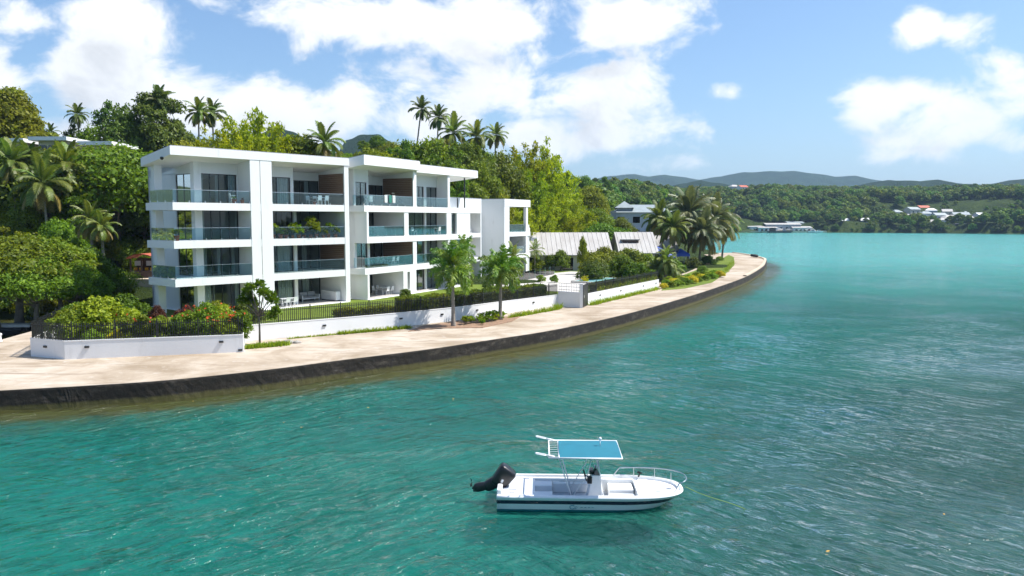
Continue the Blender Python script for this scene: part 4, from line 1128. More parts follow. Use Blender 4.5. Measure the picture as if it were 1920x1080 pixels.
for s_, h, mt in specs:
    pot(FA, s_, .45 + .1 * math.sin(s_ * 5), 7.8, h * 1.45, mt, {'leaf_lime': 'lime leaved plant in the row of terracotta pots behind balcony glass', 'leaf_mid': 'green leaved plant in the row of terracotta pots behind balcony glass', 'leaf_hedge': 'low dark plant in the row of terracotta pots behind balcony glass',
        'leaf_red': 'red leaved plant in the row of terracotta pots behind balcony glass', 'leaf_olive': 'tallest olive plant in the row of terracotta pots behind balcony glass'}[mt], prnd.uniform(.15, .22), group='terracotta pots on the middle balcony')
pot(FA, 37.0, .4, 10.9, .35, 'leaf_lime', 'small wide bowl of herbs on the top corner balcony', .2, wide=1.6)
pot(FA, 37.75, .4, 10.9, .3, 'leaf_red', 'small red plant beside the herb bowl on the top corner balcony', .17)
pot(FA, 45.2, .4, 10.9, .4, 'leaf_red', 'small reddish potted plant in front of the top balcony dining table', .16)
pot(FC, 80.9, .5, 7.8, .8, 'leaf_dark', 'dark potted plant behind the narrow window bay', .18)
# lounge chairs, towels on the top balcony of the second wing
for k, (s_, rz, lb) in enumerate(((71.2, .3, 'brown wicker lounger with cream edging nearest the timber wall'), (69.9, -.2, 'brown wicker lounger with cream edging between towels and timber wall'))):
    o = thing('lounge_chair', lb, 'lounge chair', FC.p(s_, .95, 10.912), FC.a + rz)
    MB().box(-.4, .4, -.5, .4, .25, .42).build('seat', 'brown_wicker', o, False, bevel=.04)
    mb = MB(); mb.hexa([(-.4, .35, .4), (.4, .35, .4), (.4, .5, .4), (-.4, .5, .4), (-.36, .6, 1.15 + .2 * (1 - k)), (.36, .6, 1.15 + .2 * (1 - k)), (.36, .75, 1.12 + .2 * (1 - k)), (-.36, .75, 1.12 + .2 * (1 - k))]); mb.build('backrest', 'brown_wicker', o, False, bevel=.04)
    zt = 1.15 + .2 * (1 - k); MB().tube([(-.38, .62, zt - .04), (-.3, .6, zt + .04), (.3, .6, zt + .04), (.38, .62, zt - .04)], .05, 8).build('piping', 'cream_piping', o, False, True)
    for sx in (-.36, .36): MB().box(sx - .05, sx + .05, -.48, .4, 0, .6).build('arm', 'brown_wicker', o, False)
for s_, wd, mt, lb in ((67.4, .5, 'towel_white', 'white towel hanging over the balcony rail'), (68.2, .45, 'towel_green', 'dark green towel hanging over the balcony rail'), (68.8, .5, 'curtain', 'pale grey towel hanging over the balcony rail')):
    mb = MB(); V = []; Fc = []; n = 10; prof = [(.03, -.62), (.035, -.3), (.035, 0), (.03, .05), (-.03, .05), (-.035, 0), (-.04, -.35), (-.045, -.72)]
    for i in range(n + 1):
        for (d_, zz) in prof: V.append(FC.p(s_ + wd * i / n, .1 + d_ * (1 + .5 * math.sin(i * 1.9)), 11.95 + zz + .03 * math.sin(i * .9) * (zz < -.2)))
    m_ = len(prof)
    for i in range(n):
        for j in range(m_ - 1): Fc.append((i * m_ + j, i * m_ + j + 1, (i + 1) * m_ + j + 1, (i + 1) * m_ + j))
    tw = MB().add(V, Fc).build('towel', mt); c0 = FC.p(s_, .1, 11.3)
    tw.data.transform(Matrix.Translation(-Vector(c0))); tw.location = c0
    tag(tw, lb + ' of the second wing', 'towel')
o = thing('drying_rack', 'small folding rack with hanging clothes behind the balcony glass', 'drying rack', FC.p(66.0, .9, 10.912), FC.a)
for x in (-.5, .5):
    MB().tube([(x, -.3, 0), (x, .3, .95)], .02, 6).build('leg', 'steel', o, False); MB().tube([(x, .3, 0), (x, -.3, .95)], .02, 6).build('leg', 'steel', o, False)
for k in range(4):
    y = -.3 + .2 * k; MB().tube([(-.5, y, .95), (.5, y, .95)], .012, 5).build('bar', 'steel', o, False)
    MB().box(-.4 + .1 * k, .1 + .08 * k, y - .01, y + .01, .4, .97).build('cloth', ('towel_white', 'towel_green', 'curtain', 'towel_white')[k], o, False)

# ------------------------------------------------------------------ boat
def outline(b, xs, xb, x0, z, n1=8, n2=12, p=2.4):
    pts = []
    for i in range(n1): pts.append((xs + (x0 - xs) * i / n1, b))
    for i in range(n2 + 1):
        th = math.pi / 2 * i / n2; pts.append((x0 + (xb - x0) * math.sin(th) ** (2 / p), b * math.cos(th) ** (2 / p) if i < n2 else 0.))
    full = [(x, y, z) for x, y in pts] + [(x, -y, z) for x, y in reversed(pts[:-1])]
    return full
def loft(levels, close=True):
    V = [p for lv in levels for p in lv]; n = len(levels[0]); F_ = []
    for k in range(len(levels) - 1):
        for i in range(n - 1): F_.append((k * n + i, (k + 1) * n + i, (k + 1) * n + i + 1, k * n + i + 1))
        if close: F_.append((k * n + n - 1, (k + 1) * n + n - 1, (k + 1) * n, k * n))
    return V, F_
boat = thing('motor_boat', 'white open motor boat with navy stripe and blue canopy moored on the water', 'boat', (2.62, 26.33, .02), R(-2.0))
def bpt(mb, name, mat, parent=boat, smooth=False, bevel=0): return mb.build(name, mat, parent, False, smooth, bevel)
xs = -3.08
O = {'keel': outline(.30, xs, 1.75, -.8, -.28), 'chine': outline(.93, xs, 2.30, .2, -.03), 'wl': outline(1.0, xs, 2.50, .5, .085), 'sb': outline(1.08, xs, 2.82, .7, .29),
     'st': outline(1.13, xs, 2.98, .8, .425), 'rail': outline(1.18, xs, 3.12, .85, .52), 'cap': outline(1.17, xs, 3.10, .85, .575), 'capin': outline(1.03, xs + .06, 2.93, .85, .58)}
V, F_ = loft([O['sb'], O['wl']]); hull = bpt(MB().add(V, F_), 'hull', 'gel_coat', boat, True)
V, F_ = loft([O['wl'], O['chine'], O['keel']]); bpt(MB().add(V, F_), 'antifouling', 'antifoul', hull, True)
V, F_ = loft([O['st'], O['sb']]); bpt(MB().add(V, F_), 'stripe', 'navy', hull, True)
V, F_ = loft([O['rail'], O['st']]); bpt(MB().add(V, F_), 'sheer_strake', 'gel_coat', hull, True)
V, F_ = loft([O['capin'], O['cap'], O['rail']]); bpt(MB().add(V, F_), 'gunwale', 'gel_coat', boat, True)
deck = outline(1.03, xs + .06, 2.93, .85, .50)
cock = outline(.86, -1.85, 1.55, 1.35, .50, p=7.); flo = outline(.84, -1.82, 1.52, 1.32, .10, p=7.)
V, F_ = loft([cock, deck], False); n = len(deck); F_.append((0, n - 1, 2 * n - 1, n)); V2, F2 = loft([deck, O['capin']]); b0 = len(V)
mb = MB().add(V, F_); mb.add(V2, F2); bpt(mb, 'deck', 'gel_coat')
V, F_ = loft([flo, cock]); bpt(MB().add(V, F_), 'cockpit_side', 'gel_coat')
bpt(MB().add(flo, [tuple(range(n))]), 'cockpit_floor', 'grey_floor')
# stern seat boxes, motor well, side lockers, forward seat
bpt(MB().box(-2.0, -1.25, .28, .84, .1, .45), 'stern_locker', 'gel_coat', bevel=.03)
bpt(MB().box(-2.0, -1.25, -.84, -.28, .1, .45), 'stern_locker', 'gel_coat', bevel=.03)
bpt(MB().box(-1.24, .45, .62, .85, .1, .42), 'side_locker', 'gel_coat', bevel=.02)
bpt(MB().box(-3.09, -2.92, -.98, -.34, .5, .72), 'transom_block', 'gel_coat', bevel=.04)
bpt(MB().box(-3.09, -2.92, .34, .98, .5, .72), 'transom_block', 'gel_coat', bevel=.04)
bpt(MB().box(-2.90, -2.45, -.33, .33, .505, .53), 'motor_well', 'grey_floor')
fs = bpt(MB().box(.65, 1.5, -.82, -.1, .1, .34), 'bow_seat', 'gel_coat', bevel=.03)
bpt(MB().box(.65, 1.5, .1, .82, .1, .40), 'bow_seat', 'gel_coat', bevel=.03)
# dark rod slot on the far inner side
mb = MB(); mb.tube([(.75, .838, .335), (1.35, .838, .335)], .045, 10); bpt(mb, 'side_slot', 'rubber')
bpt(MB().box(2.15, 2.42, -.16, .06, .502, .515), 'hatch', 'gel_coat'); bpt(MB().tube([(2.55, -.12, .53), (2.72, -.12, .53)], .018, 6), 'cleat', 'steel')
for (x, y) in ((-2.6, .93), (-2.6, -.93), (1.2, 1.0), (2.2, -.72)):
    bpt(MB().tube([(x - .09, y, .62), (x + .09, y, .62)], .015, 6), 'cleat', 'steel')
# console
con = MB(); con.hexa([(-.12, -.32, .1), (.5, -.32, .1), (.5, .32, .1), (-.12, .32, .1), (.05, -.28, 1.0), (.32, -.26, 1.0), (.32, .26, 1.0), (.05, .28, 1.0)])
con = bpt(con, 'console', 'gel_coat', bevel=.03)
mb = MB(); mb.hexa([(.12, -.25, .98), (.34, -.25, .98), (.34, .25, .98), (.12, .25, .98), (.16, -.22, 1.22), (.22, -.2, 1.22), (.22, .2, 1.22), (.16, .22, 1.22)]); mb.build('windscreen', 'glass_dark', con, False)
mb = MB()
for k in range(17): pass
ring = [(-.16 + .08 * math.cos(a) * .0 - .05 * math.sin(a), .19 * math.cos(a), .92 + .18 * math.sin(a)) for a in [2 * math.pi * i / 20 for i in range(21)]]
mb.tube(ring, .022, 6, False); mb.tube([(-.16, -.18, .92), (-.16, .18, .92)], .014, 5); mb.tube([(-.16, 0, .92), (.0, 0, .86)], .03, 6); mb.build('steering_wheel', 'engine_black', con, False, True)
MB().box(-.1, .06, -.31, -.1, .72, .95).build('throttle', 'engine_black', con, False, bevel=.02)
MB().box(-.02, .12, -.18, .18, 1.0, 1.14).build('instruments', 'engine_black', con, False, bevel=.02)
MB().box(-.32, -.1, -.52, -.34, .12, .2).build('pedal', 'rubber', con, False)
# canopy on bent tubes
top = Vector((-.1, 0, 1.93))
fr = MB()
for sy in (-1, 1):
    fr.tube([(-.52, sy * .42, .12), (-.85, sy * .72, 1.2), (-1.05, sy * .9, 1.9)], .02, 8)
    fr.tube([(.38, sy * .36, .12), (.33, sy * .5, 1.1), (.2, sy * .85, 1.9)], .02, 8)
    fr.tube([(-.62, sy * .5, .45), (-.1, sy * .6, 1.3), (.0, sy * .85, 1.9)], .014, 6)
canopy = bpt(fr, 'canopy_frame', 'white_plastic', boat, True)
mb = MB(); n_ = 12; Vt = []; Fc = []
for i in range(n_ + 1):
    for j in range(n_ + 1):
        x = -1.05 + 2.02 * i / n_; y = -1.02 + 2.04 * j / n_; sag = .03 * math.sin(math.pi * i / n_) * math.sin(math.pi * j / n_)
        Vt.append((x, y, 1.96 + sag + .05 * (1 - (y / 1.02) ** 2)))
nb = len(Vt); Vt += [(x, y, z - .02) for x, y, z in Vt]
for i in range(n_):
    for j in range(n_):
        a = i * (n_ + 1) + j; Fc.append((a, a + n_ + 1, a + n_ + 2, a + 1)); Fc.append((a + nb, a + nb + 1, a + nb + n_ + 2, a + nb + n_ + 1))
mb.add(Vt, Fc); mb.build('canopy_cloth', 'canvas_blue', canopy, False, True)
mb = MB(); rim = [(-1.38, -1.04, 1.95), (.98, -1.04, 1.95), (.98, 1.04, 1.95), (-1.38, 1.04, 1.95), (-1.38, -1.04, 1.95)]
mb.tube(rim, .03, 8); mb.tube([(-1.06, -1.04, 1.96), (-1.06, 1.04, 1.96)], .022, 6); mb.build('canopy_rim', 'white_plastic', canopy, False, True)
for k in range(8): MB().tube([(-1.06, -.9 + .26 * k, 1.97), (-1.37, -.9 + .26 * k, 1.96)], .008, 5).build('lacing', 'white_plastic', canopy, False)
for sy in (-1, 1):
    a0 = Vector((-1.2, sy * .98, 1.98)); dr = Vector((-.62, sy * .04, .12))
    mb = MB(); mb.tube([a0, a0 + dr * .45], .03, 8); mb.tube([a0 + dr * .45, a0 + dr * .5 + Vector((0, .07, 0)), a0 + dr * .95 + Vector((0, .07, 0)), a0 + dr, a0 + dr * .95 + Vector((0, -.07, 0)), a0 + dr * .5 + Vector((0, -.07, 0)), a0 + dr * .45], .02, 6)
    mb.build('rod_holder', 'white_plastic', canopy, False, True)
mb = MB(); mb.tube([(.35, .15, 2.0), (.35, .15, 2.22)], .016, 6); mb.lathe([(.02, 0), (.05, .03), (.05, .08), (.02, .11)], 10, (.35, .15, 2.22)); mb.build('anchor_light', 'white_plastic', canopy, False, True)
canopy.location.z = -.14
# bow rail
rail = [(.9, 1.08, .58), (1.05, 1.09, .78)] + [(x, y * 1.0, .84 + .06 * max(0, (x - 1)) / 2) for x, y, z in outline(1.09, 1.0, 3.22, 1.3, 0, 3, 10, 2.3)[1:17]] + [(2.9, -.5, .82), (2.75, -.62, .58)]
bpt(MB().tube(rail, .018, 8), 'bow_rail', 'steel', boat, True)
for (x, y) in ((1.6, 1.02), (2.3, .86), (2.8, .45)): bpt(MB().tube([(x, y, .57), (x, y + .03, .88)], .014, 6), 'rail_stanchion', 'steel')
mb = MB(); mb.tube([(1.75, .92, .58), (1.8, .92, .72)], .03, 8); mb.tube([(1.72, .98, .72), (1.86, .84, .74)], .028, 6); mb.tube([(1.74, .84, .8), (1.84, .98, .7)], .02, 6); bpt(mb, 'anchor', 'engine_black')
# teal emblem on the near side: ring with wave strokes
mb = MB(); yk = lambda x, z: -(1.0 + (z - .085) / (.205) * .08) - .012
def arc(cx, cz, r_, a0, a1, n=18): return [(cx + r_ * math.cos(R(a0 + (a1 - a0) * i / n)) * 1.2, yk(0, cz + r_ * math.sin(R(a0 + (a1 - a0) * i / n))), cz + r_ * math.sin(R(a0 + (a1 - a0) * i / n))) for i in range(n + 1)]
mb.tube(arc(-.62, .19, .07, 40, 320), .011, 5); mb.tube(arc(-.50, .17, .035, 20, 300), .008, 5)
for k in range(4): mb.tube([(-.36 + .12 * k, yk(0, .17), .165), (-.32 + .12 * k, yk(0, .2), .195), (-.28 + .12 * k, yk(0, .17), .165)], .006, 4)
mb.build('emblem', 'antifoul', hull, False)
# outboard, tilted up
ob_ = thing('outboard_motor', 'black outboard motor tilted up on the boat transom', 'outboard motor', (0, 0, 0))
bx_, by_ = 2.62 - 3.02 * math.cos(R(-2)), 26.33 + 3.02 * math.sin(R(2)); ob_.location = (bx_, by_, .62); ob_.rotation_euler = (0, R(0), R(-2))
def super_box(cx, cz, lx, ly, lz, rot, taper=0., p=4., mat='engine_black', name='cowling'):
    V = []; F_ = []; nu, nv = 14, 20; sg = lambda v_, e: math.copysign(abs(v_) ** e, v_)
    for i in range(nu + 1):
        ph = -math.pi / 2 + math.pi * i / nu
        for j in range(nv):
            th = 2 * math.pi * j / nv; e = 2 / p
            x = lx * sg(math.cos(ph), e) * sg(math.cos(th), e); y = ly * sg(math.cos(ph), e) * sg(math.sin(th), e); z = lz * sg(math.sin(ph), e)
            k = 1 + taper * z / lz; x *= k; y *= k
            V.append((cx + x * math.cos(rot) + z * math.sin(rot), y, cz - x * math.sin(rot) + z * math.cos(rot)))
    for i in range(nu):
        for j in range(nv): F_.append((i * nv + j, i * nv + (j + 1) % nv, (i + 1) * nv + (j + 1) % nv, (i + 1) * nv + j))
    return MB().add(V, F_).build(name, mat, ob_, False, True)
tl = R(38)
cw = super_box(.10, .24, .30, .25, .38, tl, .10, 5.5)
super_box(-.26, .0, .20, .15, .32, R(62), .1, 3.5, name='midsection')
super_box(-.62, -.11, .15, .12, .28, R(78), -.15, 3., name='leg_housing')
super_box(-.80, -.08, .20, .07, .055, R(-35), 0, 2.4, name='gearcase')
mb = MB(); mb.box(-.92, -.78, -.004, .004, -.3, -.1); mb.build('skeg', 'engine_black', ob_, False)
mb = MB()
for k in range(3):
    a = k * 2.094; mb.add([(-.97, .02 * math.cos(a), .05 + .02 * math.sin(a)), (-.95, .15 * math.cos(a + .35), .05 + .15 * math.sin(a + .35)), (-1.0, .17 * math.cos(a), .05 + .17 * math.sin(a)), (-1.02, .12 * math.cos(a - .4), .05 + .12 * math.sin(a - .4))], [(0, 1, 2, 3)])
mb.build('propeller', 'engine_black', ob_, False)
mb = MB(); mb.box(-.02, .20, -.16, .16, -.32, -.02); mb.build('clamp_bracket', 'engine_black', ob_, False, bevel=.02)
mb = MB()
for sy in (-1, 1): mb.hexa([(.02, sy * .236 - .012, .12), (.09, sy * .236 - .012, .10), (.09, sy * .236 + .012, .10), (.02, sy * .236 + .012, .12), (.17, sy * .236 - .012, .45), (.25, sy * .236 - .012, .43), (.25, sy * .236 + .012, .43), (.17, sy * .236 + .012, .45)])
mb.build('decal', 'white_plastic', ob_, False)
# mooring rope
rp = [(5.8, 26.1, .62), (6.2, 26.05, .44), (6.7, 25.97, .28), (7.3, 25.86, .12), (7.8, 25.75, -.05)]
o = MB().tube(smooth_line(rp, 5), .010, 6).build('mooring_rope', 'rope_green'); o.data.transform(Matrix.Translation((-5.8, -26.1, -.62))); o.location = (5.8, 26.1, .62)
tag(o, 'thin yellow green mooring rope running from the bow into the water', 'rope')
lfm = MB().add([(-.05, 0, .012), (0, .022, .016), (.06, 0, .012), (0, -.022, .010)], [(0, 1, 2, 3)]).mesh('floating_leaf', 'floating_leaf')
for px, py in ((289, 780), (637, 784), (532, 793), (362, 753), (690, 765), (850, 748), (845, 757), (565, 802), (1552, 1035), (1770, 965)):
    p_ = G(px, py, 0); tag(link('floating_leaf', lfm, None, (p_.x, p_.y, .01), (0, 0, prnd.uniform(0, 6)), prnd.uniform(1.0, 1.8)), 'yellow leaf floating on the teal water', 'leaf', 'fallen leaves on the water')

rng = np.random.RandomState(77); P = []
for _ in range(150):
    q = rng.rand(); p_ = G(-10 + 112 * q, 764.5 - 7 * q + rng.normal() * 1.5, 0); P.append((p_.x, p_.y, .05))
V, F_ = leaf_quads(rng, np.array(P), np.tile([0, 0, 1.], (150, 1)) + rng.normal(size=(150, 3)) * .2, .13, .07)
tag(link('flotsam', fast_mesh('flotsam', V, F_, 'floating_leaf')), 'drift line of yellow leaves against the dark sea wall', 'flotsam', kind='stuff')

# ------------------------------------------------------------------ other houses
def house(name, label, loc, rz, w, d, h, rise, roofmat, wallmat, over=.5, kind='gable', wins=(), group=None, sheets=0, cat='house'):
    o = thing(name, label, cat, loc, rz, group)
    MB().box(-w / 2, w / 2, -d / 2, d / 2, -1.0, h).build('wall', wallmat, o, False)
    W2, D2 = w / 2 + over, d / 2 + over; t_ = .12
    if kind == 'gable':                       # ridge along x
        e = h - rise * over / (d / 2) * .6
        for sg in (-1, 1):
            r_ = MB().hexa([(-W2, sg * D2, e), (W2, sg * D2, e), (W2, 0, h + rise), (-W2, 0, h + rise), (-W2, sg * D2, e + t_), (W2, sg * D2, e + t_), (W2, 0, h + rise + t_), (-W2, 0, h + rise + t_)]).build('roof', roofmat, o, False)
            if sheets and sg < 0:
                for k in range(sheets):       # raised standing seams
                    x = -W2 + (2 * W2) * (k + .5) / sheets
                    MB().hexa([(x - .04, sg * D2, e + t_ - .01), (x + .04, sg * D2, e + t_ - .01), (x + .04, 0, h + rise + t_ - .01), (x - .04, 0, h + rise + t_ - .01), (x - .03, sg * D2, e + t_ + .06), (x + .03, sg * D2, e + t_ + .06), (x + .03, 0, h + rise + t_ + .06), (x - .03, 0, h + rise + t_ + .06)]).build('roof_seam', roofmat, r_, False)
        for sx in (-1, 1):
            MB().add([(sx * w / 2, -d / 2, h - .01), (sx * w / 2, d / 2, h - .01), (sx * w / 2, 0, h + rise), (sx * (w / 2 - .2), -d / 2, h - .01), (sx * (w / 2 - .2), d / 2, h - .01), (sx * (w / 2 - .2), 0, h + rise)],
                     [(0, 1, 2), (3, 5, 4), (0, 3, 4, 1), (1, 4, 5, 2), (2, 5, 3, 0)]).build('gable', wallmat, o, False)
    else:
        MB().add([(-W2, -D2, h), (W2, -D2, h), (W2, D2, h), (-W2, D2, h), (-W2 * .45, 0, h + rise), (W2 * .45, 0, h + rise)], [(3, 2, 1, 0), (0, 1, 5, 4), (1, 2, 5), (2, 3, 4, 5), (3, 0, 4)]).build('roof', roofmat, o, False)
    for (x, z, ww, hh) in wins:
        wn = MB().box(x - ww / 2 - .06, x + ww / 2 + .06, -d / 2 - .05, -d / 2 + .02, z - .06, z + hh + .06).build('window', 'white_plastic', o, False)
        MB().box(x - ww / 2, x + ww / 2, -d / 2 - .07, -d / 2 - .052, z, z + hh).build('pane', 'glass_dark', wn, False)
    return o
h1 = house('roofed_pavilion', 'long low pavilion with pale weathered metal roof beside the far white block', (8.1, 130.2, 1.2), R(2), 13.4, 10.5, 3.0, 3.1, 'roof_sheet', 'house_cream', .8, 'gable', ((-5, .6, 2.2, 1.8), (.5, .4, 1.6, 2.0), (4, .6, 1.2, 1.6)), None, 20, 'pavilion')
h2 = house('roofed_pavilion', 'smaller metal roofed pavilion with slatted gable beside the blue canopies', (21.2, 140, 1.0), R(2), 5.6, 9.5, 3.0, 3.2, 'roof_sheet', 'house_cream', .6, 'gable', ((.8, .8, 1.2, 1.4),), None, 9, 'pavilion')
h3 = house('roofed_pavilion', 'half hidden metal roofed pavilion behind the coconut palms', (29.0, 158, 1.0), R(2), 5.0, 8.5, 2.6, 2.8, 'roof_sheet', 'house_cream', .5, 'gable', (), None, 6, 'pavilion')
for hh, w_, h_, ri, dd in ((h1, 13.4, 3.0, 3.1, 10.5), (h2, 5.6, 3.0, 3.2, 9.5)):   # louvred gable
    for k in range(6):
        z = h_ + .1 + ri * k / 7; half = dd / 2 * (1 - (z + .25 - h_) / ri)
        if half > .2: MB().hexa([(w_ / 2 + .1, -half, z), (w_ / 2 + .5, -half, z - .1), (w_ / 2 + .5, half, z - .1), (w_ / 2 + .1, half, z), (w_ / 2 + .1, -half, z + .1), (w_ / 2 + .5, -half, z + .0), (w_ / 2 + .5, half, z + .0), (w_ / 2 + .1, half, z + .1)]).build('louvre', 'house_cream', hh, False)
MB().box(-5.2, -4.2, -2.3, -1.5, 4.7, 5.45).build('roof_vent', 'white_plastic', h1, False)
MB().box(-2.6, .6, -2.9, -1.2, 5.0, 5.15).build('dormer_roof', 'roof_sheet', h2, False); MB().box(-2.3, .4, -2.8, -1.3, 4.2, 5.0).build('dormer', 'dark_wood', h2, False)
g3 = house('hip_roof_house', 'grey three storey house with hipped pale roof behind the palms', (31.5, 196, 1.0), R(-4), 14, 11, 10.2, 1.9, 'roof_grey', 'house_pale', .5, 'hip', tuple((x, z, 1.7, 1.5) for z in (1.6, 4.6, 7.7) for x in (-5.2, -1.6, 2.2, 5.6)))
MB().box(-8.6, -6.4, -5.9, 2, -1, 10.6).build('stair_tower', 'house_grey', g3, False)
MB().add([(-6.6, -5.2, 11.3), (-2.0, -5.2, 11.3), (-2.0, -1, 11.3), (-6.6, -1, 11.3), (-4.3, -3.1, 12.9)], [(3, 2, 1, 0), (0, 1, 4), (1, 2, 4), (2, 3, 4), (3, 0, 4)]).build('roof_lantern', 'roof_grey', g3, False)
MB().box(-5.9, -2.7, -4.6, -1.6, 9.5, 11.3).build('lantern_wall', 'house_grey', g3, False)
MB().box(-7.5, 7.5, -6.9, -5.52, 5.55, 5.75).build('balcony', 'house_grey', g3, False)
# blue canopies beside the pavilions
for k, (px, py, Y, s_) in enumerate(((1226, 464, 142, 3.4), (1276, 471, 146, 2.6), (1250, 476, 140, 2.4))):
    p_ = at(px, py, Y); o = thing('sun_canopy', ('large square blue canopy beside the slatted gable', 'small blue canopy under the coconut fronds', 'low blue canopy between the shrubs')[k], 'canopy', (p_.x, p_.y, 1.0), R(10))
    zt = p_.z - 1.0
    MB().add([(-s_ / 2, -s_ / 2, zt - .5), (s_ / 2, -s_ / 2, zt - .5), (s_ / 2, s_ / 2, zt - .5), (-s_ / 2, s_ / 2, zt - .5), (0, 0, zt + .5), (-s_ / 2, -s_ / 2, zt - .9), (s_ / 2, -s_ / 2, zt - .9), (s_ / 2, s_ / 2, zt - .9), (-s_ / 2, s_ / 2, zt - .9)],
             [(0, 1, 4), (1, 2, 4), (2, 3, 4), (3, 0, 4), (0, 5, 6, 1), (1, 6, 7, 2), (2, 7, 8, 3), (3, 8, 5, 0)]).build('cloth', 'blue_tarp', o, False)
    for sx in (-1, 1):
        for sy in (-1, 1): MB().tube([(sx * s_ * .48, sy * s_ * .48, 0), (sx * s_ * .48, sy * s_ * .48, zt - .5)], .05, 6).build('pole', 'white_plastic', o, False)
# hillside house with long white roofs
p_ = at(130, 266, 100)
o = thing('hill_house', 'hilltop house with long flat white roofs half hidden by trees', 'house', (p_.x, p_.y, p_.z - 4))
for (x0, x1, y0, y1, z) in ((-3.3, 1.3, -3, 4, 3.9), (2.0, 6.2, -2, 5, 3.45), (-7.2, -3.9, -3, 3, 3.7)):
    MB().box(x0, x1, y0, y1, z, z + .45).build('roof', 'white_plastic', o, False)
    MB().box(x0 + .7, x1 - .7, y0 + .9, y1 - .7, -6, z).build('wall', 'house_cream', o, False)
    for k in range(3):
        x = x0 + 1.3 + (x1 - x0 - 2.6) * k / 2; MB().box(x - .4, x + .4, y0 + .82, y0 + .88, z - 2.4, z - .5).build('window', 'glass_dark', o, False)
# red roofed hut on its terrace by the creek
hp = at(274, 520, 84); hz0 = hp.z
mb = MB(); mb.prism([(hp.x - 4.5, hp.y - 2.5), (hp.x + 7, hp.y - 2.5), (hp.x + 7, hp.y + 4), (hp.x - 4.5, hp.y + 4)], 0, hz0); struct(mb.build('hut_terrace', 'tan_paving'))
o = thing('garden_hut', 'small dark timber hut with curved red roof by the white block', 'hut', (hp.x, hp.y, hz0))
for x in (-1.15, 0, 1.15):
    for y in (-.9, .9): MB().box(x - .07, x + .07, y - .07, y + .07, 0, 2.0).build('post', 'dark_wood', o, False)
MB().box(-1.2, 1.2, -.95, .95, .0, .75).build('base', 'dark_wood', o, False); MB().box(-1.2, 1.2, .7, .8, .75, 2.0).build('back_panel', 'dark_wood', o, False)
for x in (-.85, -.3, .3, .85): MB().box(x - .13, x + .13, -.6, -.3, .76, 1.05).build('bottle_shelf', 'plain_amber', o, False)
for x in (-.6, .6): MB().box(x - .4, x + .4, -.3, -.2, 1.25, 1.75).build('panel', 'house_pale', o, False)
V = []; Fc = []
for i in range(9):
    x = -1.45 + 2.9 * i / 8; z = 2.0 + .42 * math.sin(math.pi * i / 8) ** .7
    V += [(x, -1.2, z), (x, 1.2, z), (x, -1.2, z + .1), (x, 1.2, z + .1)]
for i in range(8):
    a = 4 * i; Fc += [(a, a + 1, a + 5, a + 4), (a + 2, a + 6, a + 7, a + 3), (a, a + 4, a + 6, a + 2), (a + 1, a + 3, a + 7, a + 5)]
MB().add(V, Fc).build('roof', 'red_roof', o, False)
# footbridge beam and black dinghy in the creek, white bollard
a = G(-40, 610, .75); b_ = G(62, 609, .75)
o = thing('footbridge', 'pale concrete footbridge deck across the brown creek', 'footbridge', (a.x, a.y, 0))
mb = MB(); strip(mb, [Vector((a.x, a.y)), Vector((b_.x, b_.y))], .55, -.55, .62, .85); mb.build('deck', 'coping', o)
for q in (.1, .5, .9): c_ = a.lerp(b_, q); MB().box(c_.x - .15, c_.x + .15, c_.y - .4, c_.y + .4, -1, .619).build('pier', 'seawall_concrete', o)
q = G(4, 627, 0); V, F_ = loft([outline(.62, -1.6, 1.5, .4, .38), outline(.66, -1.6, 1.55, .4, .2), outline(.45, -1.5, 1.2, .3, -.1)])
o = thing('dinghy', 'black inflatable dinghy lying beside the quay in the creek', 'dinghy', (q.x, q.y, .05), R(12))
MB().add(V, F_).build('hull', 'rubber', o, False, True)
MB().tube([(x, y, .36) for x, y, z in outline(.56, -1.6, 1.45, .4, 0)], .2, 10).build('tube', 'rubber', o, False, True); MB().box(-.3, 0, -.5, .5, .2, .26).build('thwart', 'dark_wood', o, False)
q = G(0, 641, QZ); o = MB().lathe([(.16, 0), (.16, .08), (.11, .12), (.1, .42), (.15, .5), (.14, .58), (.05, .62)], 14).build('bollard', 'white_wall', None, False, True); o.location = q
tag(o, 'short white mooring bollard on the quay edge by the creek', 'bollard')

# ------------------------------------------------------------------ far shore: village, boatyard
vr = random.Random(8)
WC = {'house_cream': 'cream', 'house_pale': 'pale grey', 'white_wall': 'white'}; RC = {'roof_grey': 'grey', 'white_plastic': 'white', 'red_roof': 'red', 'roof_sheet': 'weathered'}
vill = [(1710, 395, 640, 9), (1730, 392, 650, 8), (1753, 392, 655, 7), (1778, 390, 660, 8), (1820, 390, 650, 9), (1812, 397, 640, 8), (1735, 403, 620, 7), (1760, 406, 615, 8), (1780, 410, 605, 9), (1800, 405, 615, 10), (1838, 406, 610, 8), (1840, 413, 600, 7),
        (1745, 419, 585, 8), (1802, 417, 590, 6), (1680, 400, 640, 6), (1625, 388, 665, 5), (1530, 377, 690, 4), (1583, 417, 600, 5), (1620, 416, 602, 5), (1392, 353, 760, 7), (1376, 352, 770, 7), (1862, 400, 625, 7), (1700, 408, 610, 5), (1775, 399, 630, 6), (1850, 394, 640, 6), (1690, 392, 660, 6), (1765, 386, 680, 7), (1795, 398, 635, 6), (1820, 403, 622, 7), (1722, 411, 600, 6), (1812, 411, 604, 7), (1790, 394, 650, 8), (1745, 397, 640, 7), (1830, 398, 632, 6), (1885, 396, 630, 6), (1770, 415, 592, 6), (1660, 396, 650, 5)]
